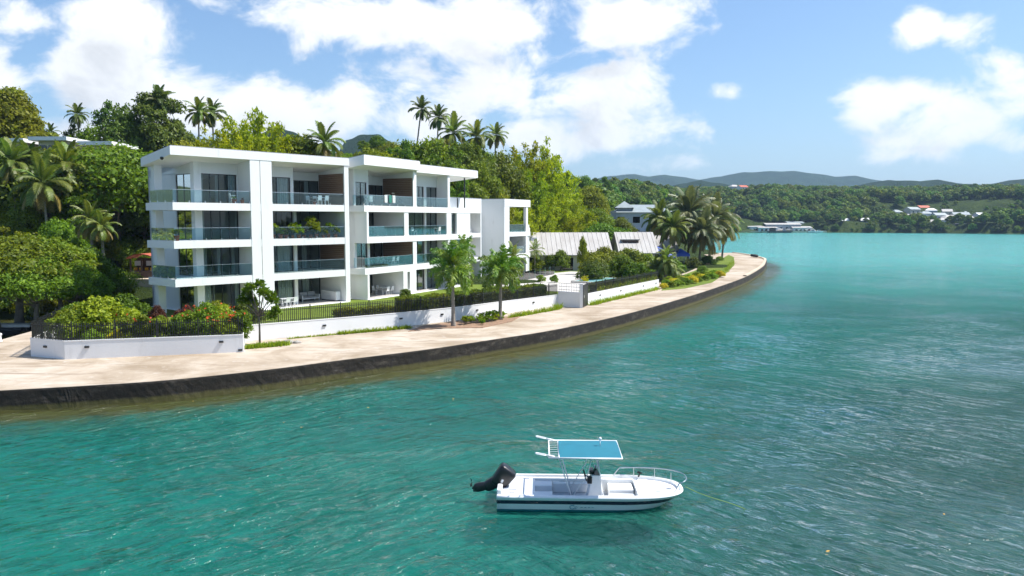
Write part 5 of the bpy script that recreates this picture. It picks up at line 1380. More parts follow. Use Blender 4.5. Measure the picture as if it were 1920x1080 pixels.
for i, (px, py, Y, w_) in enumerate(vill):
    p_ = at(px, py, Y); wm = vr.choice(list(WC)); rm = 'red_roof' if i in (1, 19) else vr.choice(['roof_grey', 'roof_sheet', 'roof_grey', 'roof_sheet', 'white_plastic'])
    house('village_house', 'small %s house with %s roof among the trees across the bay' % (WC[wm], RC[rm]), (p_.x, p_.y, p_.z - 2.6), vr.uniform(-.4, .4), w_ * 1.15, 7, 3.6, 1.8, rm, wm, .4, vr.choice(['gable', 'hip']), ((-w_ * .25, 1, 1.2, 1.2), (w_ * .25, 1, 1.2, 1.2)), 'houses across the bay')
for k, (px, py, Y, w_, h_, wm, rm, lb) in enumerate(((1465, 421, 592, 26, 5.2, 'house_grey', 'roof_sheet', 'long dark open boat shed with pale roof on the far waterfront'), (1412, 425, 590, 10, 4.2, 'house_pale', 'roof_sheet', 'small pale roofed workshop at the end of the far waterfront'),
        (1488, 418, 600, 12, 6, 'house_cream', 'roof_grey', 'taller cream building behind the far boat shed'), (1500, 427, 589, 14, 3.4, 'house_pale', 'roof_sheet', 'low grey store with flat weathered roof on the far waterfront'), (1436, 427, 588, 14, 3.2, 'house_pale', 'roof_sheet', 'low pale roofed store next to the far workshop'))):
    p_ = at(px, py, Y); house('boat_shed', lb, (p_.x, p_.y, p_.z - h_), R(3), w_, 9, h_, 1.0, rm, wm, .5, 'gable', tuple((x * w_ / 5, .4, w_ / 8, h_ * .6) for x in (-1.6, -.5, .6, 1.7)), None, 0, 'shed')
yard = [tuple(p_) for p_ in ((160, 583.2), (229, 583.2), (229, 600), (160, 600))]
struct(MB().prism(yard, -1, 1.3).build('boatyard_apron', 'tan_paving'))
V, F_ = loft([outline(1.35, -4.2, 4.4, 1.2, 1.3), outline(1.3, -4.2, 4.2, 1.0, .9), outline(1.0, -4.0, 3.4, .8, .1), outline(.2, -3.8, 2.8, .5, -.25)])
hm = MB().add(V, F_); hm.add(outline(1.35, -4.2, 4.4, 1.2, 1.3), [tuple(range(len(outline(1.35, -4.2, 4.4, 1.2, 1.3))))]); hm = hm.mesh('hull', 'white_plastic')
cb = MB(); cb.hexa([(-1.6, -.9, 1.3), (1.6, -.8, 1.3), (1.6, .8, 1.3), (-1.6, .9, 1.3), (-1.3, -.75, 2.7), (.8, -.65, 2.7), (.8, .65, 2.7), (-1.3, .75, 2.7)]); cb = cb.mesh('cabin', 'house_pale')
wd_ = MB().box(-1.2, .9, -.86, .86, 1.85, 2.35).mesh('cabin_window', 'glass_dark')
for i, (px, Y, on) in enumerate(((1402, 586, 1), (1420, 588, 1), (1432, 586, 1), (1446, 582, 0), (1458, 586, 1), (1470, 581, 0), (1478, 587, 1), (1490, 586, 1), (1503, 587, 1), (1514, 586, 1), (1524, 581, 0), (1534, 580, 0))):
    x = (px - 960) / FPX * Y; rz = vr.uniform(-.6, .6) + (3.14 if i % 3 == 0 else 0)
    o = thing('cabin_boat', 'white cabin boat hauled out on the far boatyard apron' if on else 'white cabin boat afloat in front of the far boatyard', 'boat', (x, Y, 1.55 if on else .1), rz, 'boats at the far boatyard')
    s_ = vr.uniform(.7, 1.05); link('hull', hm, o, (0, 0, 0), (0, 0, 0), s_); c_ = link('cabin', cb, o, (0, 0, 0), (0, 0, 0), s_); link('cabin_window', wd_, c_)
o = thing('work_barge', 'low dark work barge moored below the far boat shed', 'barge', (at(1462, 433, 578).x, 578, 0), R(4))
MB().hexa([(-8, -2, -.3), (7, -2, -.3), (7, 2, -.3), (-8, 2, -.3), (-9, -2.3, 1.2), (9, -2.3, 1.2), (9, 2.3, 1.2), (-9, 2.3, 1.2)]).build('hull', 'dark_metal', o, False); MB().box(-7, -3.5, -1.5, 1.5, 1.2, 3.6).build('wheelhouse', 'dark_wood', o, False); MB().box(-6.9, -3.6, -1.54, -1.5, 2.3, 3.1).build('window', 'glass_dark', o, False)

# ------------------------------------------------------------------ plants: skyline and slope
def tree_at(kind, name, mat, px, py_top, Y, label, cat='tree', group=None, wide=1.0, crown='crown', stem='trunk'):
    tp_ = at(px, py_top, Y); z = max(.6, ground(tp_.x, Y)) - .3
    return plant(kind, name, mat, (tp_.x, Y, z), tp_.z - z, label, cat, group, wide, crown, stem)
for px, py, Y, k, mt, lb, wd in ((22, 165, 106, 'tall', 'leaf_olive', 'tall olive tree on the hilltop left of the white roofs', 1.15), (2, 178, 104, 'round', 'leaf_olive', 'broad olive tree at the hilltop beside the tallest olive tree', .9), (58, 192, 112, 'tall', 'leaf_mid', 'slim green tree on the hilltop before the white roofs', .8),
        (285, 160, 113, 'tall', 'leaf_dark', 'tallest dark tree on the hilltop with an open ragged crown', .95), (240, 206, 112, 'round', 'leaf_dark', 'dense dark tree left of the tallest ragged tree', .62), (320, 222, 112, 'round', 'leaf_dark', 'dark domed tree right of the tallest ragged tree', .75), (192, 190, 116, 'airy', 'leaf_dark', 'thin airy tree with sparse twigs behind the hilltop palm', .8),
        (165, 238, 110, 'round', 'leaf_mid', 'green tree wrapped round the pale palm trunk', .6), (130, 232, 113, 'airy', 'leaf_dark', 'sparse dark tree beside the hilltop palm', .7), (345, 262, 108, 'round', 'leaf_olive', 'low olive tree above the white roof corner', .8)):
    tree_at(k, 'hill_tree', mt, px, py, Y, lb, 'tree', None, wd)
for px, py, Y, wd in ((405, 238, 98, .8), (440, 222, 100, .8), (470, 204, 98, .85), (505, 226, 99, .75), (535, 246, 100, .7), (450, 250, 94, .7), (495, 252, 93, .7)):
    tree_at('bamboo', 'bamboo_clump', 'leaf_bamboo', px, py, Y, 'feathery yellow green bamboo clump rising behind the roof joint', 'bamboo', 'bamboo behind the roof', wd, 'foliage', 'culms')
for px, py, Y, wd in ((935, 315, 140, .85), (962, 285, 143, .8), (985, 264, 146, .8), (1012, 262, 148, .75), (1042, 302, 148, .8), (955, 335, 133, .8), (1000, 318, 138, .9), (1035, 345, 140, .9), (1070, 350, 150, .9), (925, 360, 128, .8), (980, 372, 131, .9), (1020, 385, 134, 1.0), (1062, 388, 140, .95), (1096, 392, 150, .9), (900, 352, 124, .8), (945, 398, 126, 1.0), (1088, 418, 146, 1.1), (1040, 415, 138, 1.1), (875, 360, 120, .8), (1000, 420, 136, 1.2)):
    tree_at('bamboo', 'bamboo_clump', 'leaf_bamboo', px, py, Y, 'bright bamboo clump on the slope above the pavilion roofs', 'bamboo', 'bamboo above the pavilions', wd, 'foliage', 'culms')
for i, (px, py, Y) in enumerate(((575, 262, 100), (660, 284, 104), (700, 276, 108), (745, 264, 112), (800, 262, 118), (770, 278, 112), (722, 288, 105), (860, 285, 122), (885, 305, 119), (840, 300, 116), (910, 330, 122), (815, 290, 112), (640, 296, 102), (600, 285, 101), (555, 268, 101), (780, 300, 108), (690, 300, 103), (858, 330, 112), (1110, 350, 190), (1082, 392, 165), (1100, 332, 260), (1135, 328, 300), (815, 262, 128), (845, 268, 126), (875, 270, 126), (905, 276, 128), (760, 268, 120), (835, 276, 118), (930, 285, 132), (790, 272, 124))):
    tree_at(('round', 'tall', 'round', 'airy')[i % 4], 'hill_tree', ('leaf_mid', 'leaf_mid', 'leaf_olive', 'leaf_mid')[i % 4], px, py, Y,
            ('round leafy tree above the rear roof edge', 'upright green tree above the rear roof edge', 'olive green tree above the rear roof edge', 'open twiggy tree above the rear roof edge')[i % 4] if i < 18 or i > 21 else 'green tree on the slope between bamboo and hipped house', 'tree', 'trees behind the apartment roof' if i < 18 or i > 21 else 'trees behind the pavilions', .8)
def palm_at(key, px, py, Y, label, group=None, fs=1.0, n=24, lean=(0, 0), seed=0, up=2.2, **kw):   # py: where the heart of the crown shows
    t_ = at(px, py, Y); x, y = t_.x - lean[0], Y - lean[1]; z = max(.6, ground(x, y)) - .3
    return palm(key, 'coconut_palm', (x, y, z), t_.z - z, label, group, n, fs, lean, seed=seed, **kw)
palm_at('cocodark', 790, 205, 135, 'tall leaning coconut palm standing highest above the roof', None, .52, 22, (1.6, 0), 1, r=.15)
for i, (px, py, Y, fs) in enumerate(((822, 220, 138, .56), (850, 250, 132, .74), (893, 258, 135, .7), (930, 254, 142, .56))):
    palm_at(('cocodark', 'coco', 'coco', 'coco')[i], px, py, Y, ('coconut palm right beside the tallest leaning palm', 'bushy coconut palm in the middle of the skyline row', 'spreading coconut palm next to the bamboo crest', 'small coconut palm at the bamboo end of the skyline row')[i], None, fs, 24, (.6, 0), 10 + i)
for i, (px, py, Y, fs, k, lb) in enumerate(((145, 215, 112, .40, 'cocodark', 'slender hilltop palm with pale trunk beside the white roofs'), (95, 248, 118, .30, 'cocodark', 'small distant palm left of the white hilltop roofs'), (298, 192, 113, .58, 'cocodark', 'coconut palm entwined with the tallest ragged tree'),
        (372, 210, 118, .55, 'coco', 'palm behind the bamboo at the roof corner'), (398, 212, 121, .55, 'cocodark', 'darker palm behind the bamboo near the roof corner'), (608, 268, 99, .62, 'coco', 'short yellowing palm above the joint between the roofs'),
        (80, 345, 83, .76, 'coco', 'large coconut palm with yellow lower fronds on the slope'), (126, 312, 86.5, .74, 'coco', 'coconut palm on the slope below the white hilltop roofs'), (168, 412, 79, .46, 'coco', 'small palm with bare trunk low on the slope'), (22, 305, 87, .66, 'coco', 'coconut palm on the slope beneath the olive trees'), (52, 306, 89, .6, 'cocodark', 'dark palm between two coconut palms on the slope'), (190, 425, 78, .4, 'coco', 'little palm beside the small bare trunk palm'))):
    palm_at(k, px, py, Y, lb, None, fs, 24, (prnd.uniform(-.4, .4), 0), 30 + i)
# coconut clump on the point
for i, (px, py, Y, fs, ln) in enumerate(((1237, 412, 150, .86, (-.8, 0)), (1292, 402, 152, 1.1, (0, 0)), (1340, 412, 160, 1.0, (1.0, 0)), (1262, 428, 145, .8, (-.5, 0)), (1318, 434, 147, .85, (.6, 0)), (1362, 425, 168, .85, (.8, 0)))):
    palm_at('cocogrey' if i in (1, 2, 4) else 'coco', px, py, Y, ('coconut palm leaning to the hipped house at the edge of the clump', 'biggest coconut palm in the clump on the point', 'coconut palm leaning to the bay behind the biggest palm', 'low coconut palm tucked under the leaning one', 'low silvery coconut palm in front of the clump', 'outermost coconut palm of the clump above the quay bend')[i], None, fs, 36, ln, 60 + i, r=.2)
# far-left big trees over the creek
for i, (px, py, Y, k, wd) in enumerate(((28, 446, 68, 'spread', 1.15), (108, 452, 69, 'round', 1.25), (165, 468, 72, 'round', 1.0), (200, 505, 75, 'spread', .9), (-30, 455, 70, 'round', 1.2), (62, 490, 66, 'spread', 1.0), (140, 505, 69, 'spread', .9), (-10, 500, 65.5, 'spread', .9))):
    tree_at(k, 'mangrove_tree', 'leaf_mid', px, py, Y, 'dense low green tree overhanging the brown creek', 'tree', 'trees over the creek', wd)
for i, px in enumerate(range(10, 245, 29)):
    tree_at(('round', 'spread', 'round')[i % 3], 'slope_tree', ('leaf_olive', 'leaf_mid', 'leaf_hedge')[i % 3], px, 277 + (i * 7) % 19, 95.5 - (i * 2) % 5, ('olive tree just below the white hilltop roofs', 'spreading tree just below the white hilltop roofs', 'hedge green tree just below the white hilltop roofs')[i % 3], 'tree', 'trees below the hilltop roofs', 1.0)
# slope filler: many trees between them
sr = random.Random(14); placed = []
def try_place(x, y, dmin):
    for (a, b) in placed:
        if (a - x) ** 2 + (b - y) ** 2 < dmin * dmin: return False
    placed.append((x, y)); return True
cnt = 0
for _ in range(4000):
    y = sr.uniform(72, 132); x = sr.uniform(-.72 * y - 4, -.33 * y - 8)
    px = 960 + FPX * x / y
    if x > -36 and y < 92: continue
    if px > 640 or abs(x - hp.x) < 6 and abs(y - hp.y) < 9: continue
    if not try_place(x, y, 4.6): continue
    z = ground(x, y) - .3; k = sr.choice(['round', 'round', 'spread', 'tall', 'airy', 'bamboo'])
    h = {'round': sr.uniform(4.5, 7.5), 'spread': sr.uniform(4, 6), 'tall': sr.uniform(6, 8.5), 'airy': sr.uniform(5, 8), 'bamboo': sr.uniform(5, 7.5)}[k]
    if y > 112: h *= .75
    if 20 < px < 240:
        zt = at(px, 281, y).z
        if z + h > zt and y < 124: h = max(2.2, zt - z)
    mt = 'leaf_bamboo' if k == 'bamboo' else sr.choice(['leaf_mid', 'leaf_olive', 'leaf_olive', 'leaf_hedge', 'leaf_mid', 'leaf_dark'])
    nm = {'bamboo': ('bamboo_clump', 'bamboo'),}.get(k, ('slope_tree', 'tree'))
    lb = {'round': 'rounded tree in the jungle on the slope beside the white block', 'spread': 'low spreading tree in the jungle on the slope beside the white block', 'tall': 'upright tree in the jungle on the slope beside the white block', 'airy': 'thin twiggy tree in the jungle on the slope beside the white block', 'bamboo': 'small bamboo clump in the jungle on the slope beside the white block'}[k]
    plant(k, nm[0], mt, (x, y, z), h, lb, nm[1], 'jungle on the slope', sr.uniform(.9, 1.25), *(('foliage', 'culms') if k == 'bamboo' else ('crown', 'trunk'))); cnt += 1
    if cnt >= 175: break
cnt = 0
for _ in range(2500):
    y = sr.uniform(95, 185); x = sr.uniform(-34, 24)
    if y < 118 and x > -16 or (x > 0 and y < 148): continue
    if not try_place(x, y, 5.2): continue
    z = ground(x, y) - .3; k = sr.choice(['round', 'tall', 'spread']); h = sr.uniform(5, 8)
    plant(k, 'hill_tree', sr.choice(['leaf_mid', 'leaf_olive', 'leaf_mid']), (x, y, z), h, {'round': 'rounded tree on the wooded rise behind the buildings', 'tall': 'upright tree on the wooded rise behind the buildings', 'spread': 'spreading tree on the wooded rise behind the buildings'}[k], 'tree', 'woods behind the buildings', 1.1); cnt += 1
    if cnt >= 70: break

# ------------------------------------------------------------------ plants: garden
def shrub(px, py, z, h, mat, label, wide=1.0, kind='shrub', name='shrub', group=None, dy=0.):
    p_ = G(px, py, z); return plant(kind, name, mat, (p_.x, p_.y + dy, z - .03), h, label, 'shrub', group, wide, 'foliage', 'stem')
def flowers(o, n, r, z0, z1, mat, seed, sz=.12):
    rng = np.random.RandomState(seed); P = np.stack([rng.uniform(-r, r, n), rng.uniform(-r, r * .4, n), rng.uniform(z0, z1, n)], 1)
    V, F_ = leaf_quads(rng, np.repeat(P, 3, 0) + rng.normal(size=(n * 3, 3)) * .03, rng.normal(size=(n * 3, 3)) + np.array([0, -.6, .8]), sz, sz * .9)
    link('flowers', fast_mesh('flowers', V, F_, mat), o)
# inside the chamfered wall
for i, (x, y, h, wd, mt, lb) in enumerate(((-28.6, 51.4, 2.2, .9, 'leaf_hedge', 'olive shrub in the chamfered corner of the fence'), (-27.3, 52.6, 2.95, 1.1, 'leaf_lime', 'big bright lime bush behind the chamfered fence'), (-26.6, 50.2, 1.1, 1.0, 'leaf_lime', 'low lime shrub between the big lime bush and the fence'), (-29.0, 53.5, 2.4, 1.0, 'leaf_olive', 'olive bush behind the chamfered fence near the creek'), (-25.2, 50.6, 1.0, .9, 'leaf_yellow', 'yellow green croton beside the big lime bush'),
        (-31.0, 57.0, 2.2, 1.0, 'leaf_mid', 'green bush at the back of the garden by the creek'), (-26.2, 58.8, 1.7, .7, 'leaf_red', 'red leaved bush behind the big lime bush'), (-24.6, 60.0, 1.6, .7, 'leaf_red', 'dark red bush next to the hedge before the white block'), (-28.5, 58.5, 2.6, .9, 'leaf_mid', 'tall green bush beside the red leaved bush'), (-22.4, 60.0, 2.0, .8, 'leaf_olive', 'olive bush at the corner of the white block'))):
    plant('shrub', 'shrub', mt, (x, y, 1.52), h, lb, 'shrub', None, wd, 'foliage', 'stem')
hedge_pts = [(-24.4 + .95 * k, 49.95 + .262 * k) for k in range(8)]
for i, (x, y) in enumerate(hedge_pts):
    o = plant('tallhedge', 'hedge_plant', ('leaf_hedge', 'leaf_mid')[i % 2], (x, y + .3, 1.5), 2.05 + .12 * math.sin(i * 2.), 'clipped hedge plant with red flower heads behind the chamfered wall fence', 'hedge', 'hedge behind the chamfered wall', 1.15, 'foliage', 'stem')
    if i not in (2,): flowers(o, 5, .45, 1.5, 2.1, 'petal_red', 600 + i)
for i, (x, y, h) in enumerate(((-20.2, 52.1, 2.6), (-19.2, 53.1, 2.3), (-18.6, 51.6, 1.9))):
    o = plant('shrub', 'shrub', 'leaf_lime', (x, y, 1.52), h, ('tallest ixora bush with orange flowers by the fence return', 'ixora bush with orange flowers behind the tallest one', 'low ixora bush with orange flowers at the fence return')[i], 'shrub', None, .9, 'foliage', 'stem'); flowers(o, 18, .8 * h / 1.6, h * .5, h * 1.0, 'petal_red', 640 + i, .13)
plant('shrub', 'shrub', 'leaf_dark', (-18.9, 57.3, 1.52), 2.5, 'dark rounded bush behind the small frangipani', 'shrub', None, .75, 'foliage', 'stem')
# young frangipani-like tree outside the wall
fp = G(487, 646, QZ); rng = np.random.RandomState(41)
o = thing('frangipani_tree', 'small frangipani tree with rosettes of leaves in front of the white wall', 'tree', fp)
ends = [(-.85, .2, 3.5), (-.4, -.3, 3.9), (.05, .2, 4.05), (.45, -.2, 3.55), (.95, .1, 2.95), (1.25, -.2, 2.35), (-1.15, .1, 3.0), (.2, .5, 3.5), (1.0, -.35, 2.0), (-.6, .35, 3.0), (.7, .35, 3.3)]
mb = MB(); mb.tube([(0, 0, -.1), (.02, 0, 1.0), (0, .02, 2.0)], [.08, .065, .055], 8)
for e in ends: mb.tube([(0, .02, 1.9), (e[0] * .5, e[1] * .5, 2.1 + (e[2] - 2.1) * .4), e], [.045, .035, .022], 6)
mb.build('trunk', 'trunk', o, False, True)
P = []; N = []
for e in ends:
    for k in range(115):
        b_ = rng.uniform(0, 6.28); el = rng.uniform(-.6, 1.1); d = np.array([math.cos(b_) * math.cos(el), math.sin(b_) * math.cos(el), math.sin(el)]); P.append(np.array(e) + d * rng.uniform(.12, .4)); N.append(np.cross(d, rng.normal(size=3)))
V, F_ = leaf_quads(rng, np.array(P), np.array(N), .36, .13); link('crown', fast_mesh('crown', V, F_, 'leaf_mid'), o)
# hedges along the curving wall
hl = offset_line(WM, -.75)
def along(P, q0, q1, step):
    acc_ = 0.; out = []
    for i in range(len(P) - 1):
        a, b_ = P[i], P[i + 1]; ln = (b_ - a).length; q = 0.
        while q < ln:
            if q0 <= acc_ + q <= q1: out.append((a + (b_ - a).normalized() * q, math.atan2(b_.y - a.y, b_.x - a.x)))
            q += step
        acc_ += ln
    return out
for i, (c_, ang) in enumerate(along(hl, 7.0, 31, .98)):
    far_ = i > 7; o = plant('hedge', 'hedge_plant', 'leaf_hedge' if far_ else 'leaf_olive', (c_.x, c_.y, 1.5), (1.65 if far_ else 1.15) + .08 * math.sin(i * 1.7), 'tall clipped hedge plant behind the curving wall fence' if far_ else 'low clipped hedge plant behind the curving wall fence', 'hedge', 'hedge behind the curving wall', .66 if far_ else .95, 'foliage', 'stem')
    for ch in o.children: ch.rotation_euler = (0, 0, ang)
for i, (px, py, h, mt, lb) in enumerate(((760, 560, 1.1, 'leaf_hedge', 'round clipped bush on the lawn by the taller hedge'), (1015, 530, 1.1, 'leaf_lime', 'lime shrub on the terrace corner behind the railing'), (1040, 531, 1.1, 'leaf_lime', 'second lime shrub beside the white gate panel'), (985, 512, 2.0, 'leaf_olive', 'olive hedge bush beside the far white block'), (1005, 509, 2.2, 'leaf_olive', 'tall olive bush before the pavilion wall'), (1025, 507, 2.4, 'leaf_hedge', 'dense hedge bush at the pavilion corner'), (1050, 508, 3.3, 'leaf_mid', 'leafy small tree against the pavilion wall'), (870, 528, 1.6, 'leaf_olive', 'bush below the link balcony'))):
    shrub(px, py, 1.55, h, mt, lb, .9)
# right hand garden behind the straight wall
for i, (px, py, Y, mt, k, wd) in enumerate(((1118, 468, 112, 'leaf_hedge', 'round', .75), (1150, 472, 114, 'leaf_olive', 'round', .8), (1180, 462, 118, 'leaf_hedge', 'round', .75), (1135, 462, 118, 'leaf_olive', 'airy', .7), (1165, 478, 108, 'leaf_mid', 'round', .8), (1215, 475, 118, 'leaf_mid', 'round', .8), (1230, 482, 112, 'leaf_olive', 'round', .7), (1112, 485, 104, 'leaf_dark', 'round', .9), (1192, 492, 106, 'leaf_mid', 'round', 1.0), (1300, 482, 140, 'leaf_dark', 'round', 1.1), (1330, 478, 146, 'leaf_dark', 'round', 1.0), (1268, 488, 130, 'leaf_mid', 'round', 1.0), (1350, 480, 165, 'leaf_mid', 'round', 1.2), (1318, 498, 128, 'leaf_mid', 'round', 1.1))):
    tp_ = at(px, py, Y); plant('shrub', 'garden_bush', mt, (tp_.x, Y, .9), tp_.z - .9, 'large rounded bush in the garden before the pavilions' if i < 9 else 'dense bush below the coconut clump', 'shrub', 'bushes before the pavilions' if i < 9 else 'bushes below the coconut clump', wd * 1.15, 'foliage', 'stem')
tp_ = at(1093, 443, 116); plant('shrub', 'column_tree', 'leaf_olive', (tp_.x, 116, 1.3), tp_.z - 1.3, 'slim columnar tree rising across the pavilion roof', 'tree', None, .25)
for i, (px, py, h) in enumerate(((1096, 531, 1.1), (1122, 524, 1.05), (1137, 523, .9), (1155, 517, 1.5), (1172, 516, 1.5), (1187, 505, 1.6), (1201, 503, 1.6), (1160, 522, .9))):
    p_ = G(px, py, 1.55); o = plant('croton', 'croton', 'leaf_yellow', (p_.x, p_.y, 1.55), h, 'bright yellow croton behind the straight wall fence', 'shrub', 'yellow crotons by the straight wall', 1.25, 'foliage', 'stem')
hr = offset_line(smooth_line(WR, 8), -.6)
for i, (c_, ang) in enumerate(along(hr, 3., 21, 1.0)):
    plant('hedge', 'hedge_plant', 'leaf_hedge', (c_.x, c_.y, 1.45), 1.45, 'dark low hedge plant behind the straight wall fence', 'hedge', 'hedge behind the straight wall', .75, 'foliage', 'stem').children[0].rotation_euler = (0, 0, ang)
# pandanus by the wall end
pp = G(1248, 528, QZ)
palm('small', 'pandanus', pp, 2.6, 'dense dark pandanus bush at the end of the straight wall', None, 40, 1.3, (0, 0), .2, 91, 'trunk', 'shrub')
for k in range(3): palm('small', 'pandanus', (pp.x + (-1.2, 1.3, .2)[k], pp.y + 1.0, QZ), (1.9, 1.6, 3.4)[k], ('low pandanus shoot left of the main pandanus', 'low pandanus shoot right of the main pandanus', 'tall pandanus head behind the main pandanus')[k], None, 30, 1.15, (0, 0), .14, 92 + k, 'trunk', 'shrub')
# planting strip on the quay below the palms: lime ground cover
for i in range(26):
    q = i / 25; px = 1245 + 108 * q; py = 541 - 22 * q ** 1.15 + (i % 3) * -3.2; p_ = G(px, py, QZ)
    plant('shrub', 'ground_cover', 'leaf_lime' if i % 4 else 'leaf_yellow', (p_.x, p_.y, QZ - .05), .75 + .5 * ((i * 7) % 5) / 5, 'lime ground cover bush along the quay below the coconut clump' if i % 4 else 'yellow ground cover bush along the quay below the coconut clump', 'shrub', 'ground cover along the quay', 1.35, 'foliage', 'stem')
gp = [G(px, py, QZ) for px, py in ((1240, 545), (1285, 541), (1335, 530), (1362, 512), (1377, 497), (1376, 482), (1366, 478), (1345, 490), (1310, 505), (1255, 525))]
struct(MB().prism([(p_.x, p_.y) for p_ in gp], .9, QZ + .03).build('grass_verge', 'lawn_grass'))
# two foxtail palms in their planting bed
bed = [G(px, py, QZ) for px, py in ((765, 622), (830, 616), (905, 615), (960, 603), (975, 594), (930, 594), (850, 604), (790, 612))]
struct(MB().prism([(p_.x, p_.y) for p_ in bed], .9, QZ + .04).build('planting_bed', 'mulch'))
a = G(850, 612, QZ); palm('fox', 'foxtail_palm', a, 4.15, 'taller foxtail palm standing in the mulch bed outside the wall', None, 30, 1.08, (-.05, 0), .15, 3, crownshaft=True)
a = G(938, 600, QZ); palm('fox', 'foxtail_palm', a, 3.7, 'shorter foxtail palm at the end of the mulch bed', None, 30, 1.05, (.05, 0), .15, 4, crownshaft=True)
for i, (px, py, Y, lb) in enumerate(((868, 470, 92, 'slender palm behind the taller foxtail palm on the lawn'), (962, 484, 84, 'palm behind the shorter foxtail palm'), (1003, 470, 122, 'small palm beside the far white block'))):
    t_ = at(px, py, Y); palm('small' if i else 'fox', 'garden_palm', (t_.x, Y, 1.5), t_.z - 1.5, lb, None, 20, 1.25 if i else .9, (0, 0), .09, 20 + i)
for i, (px, py, h) in enumerate(((872, 609, .9), (884, 607, .8), (900, 606, 1.0), (914, 604, 1.1), (926, 602, .95), (933, 600, 1.0), (905, 610, .6), (942, 598, .8))):
    p_ = G(px, py, QZ); plant('croton', 'broadleaf_plant', 'leaf_lime', (p_.x, p_.y, QZ), h, 'leafy light green plant in the mulch bed between the foxtail palms', 'plant', 'plants between the foxtail palms', 1.2, 'foliage', 'stem')
# rock by the frangipani
rk = G(546, 644, QZ); rng = np.random.RandomState(4)
for k in range(2):
    V = []; F_ = []; nu, nv = 7, 10
    for i in range(nu + 1):
        for j in range(nv):
            ph = -1.57 + 3.14 * i / nu; th = 6.283 * j / nv; r_ = 1 + .22 * math.sin(3 * th + k) * math.cos(2 * ph) + .12 * math.sin(5 * th + 2 * k)
            V.append((.38 * r_ * math.cos(ph) * math.cos(th), .26 * r_ * math.cos(ph) * math.sin(th), .16 * r_ * math.sin(ph) + .1))
    for i in range(nu):
        for j in range(nv): F_.append((i * nv + j, i * nv + (j + 1) % nv, (i + 1) * nv + (j + 1) % nv, (i + 1) * nv + j))
    o = MB().add(V, F_).build('boulder', 'rock', None, False, True); o.location = (rk.x + .55 * k - .2, rk.y + .1 * k, QZ); o.scale = (1 - .3 * k,) * 3
    tag(o, ('larger grey boulder lying beside the frangipani grass', 'smaller grey boulder touching the larger one')[k], 'boulder')
# weeds along the wall foot: uncountable
rng = np.random.RandomState(9); P = []; Hh = []
def weed_strip(px0, py0, px1, py1, n, spread, h):
    for _ in range(n):
        q = rng.rand(); p_ = G(px0 + (px1 - px0) * q, py0 + (py1 - py0) * q, QZ); P.append((p_.x + rng.normal() * spread * .5, p_.y + abs(rng.normal()) * spread, QZ)); Hh.append(h * (.4 + rng.rand()))
weed_strip(460, 655, 535, 648, 900, .35, .28); weed_strip(540, 636, 640, 627, 300, .10, .14); weed_strip(635, 628, 770, 616, 900, .14, .28); weed_strip(955, 597, 1045, 581, 600, .2, .4); weed_strip(1108, 573, 1235, 543, 1300, .28, .4); weed_strip(1040, 582, 1052, 578, 120, .2, .5); weed_strip(1360, 512, 1377, 490, 300, .6, .3)
P = np.array(P); Hh = np.array(Hh); n = len(P); V = []
ang = rng.rand(n) * 6.28; ln_ = rng.normal(size=(n, 2)) * .5
for i in range(n):
    w_ = .05; dx, dy = math.cos(ang[i]) * w_, math.sin(ang[i]) * w_; x, y, z = P[i]; h = Hh[i]
    V += [(x - dx, y - dy, z - .02), (x + dx, y + dy, z - .02), (x + ln_[i, 0] * h, y + ln_[i, 1] * h, z + h)]
tag(link('weeds', fast_mesh('weeds', np.array(V), np.arange(n * 3).reshape(n, 3), 'leaf_lime')), 'ragged grass and weeds along the foot of the white walls', 'weeds', kind='stuff')

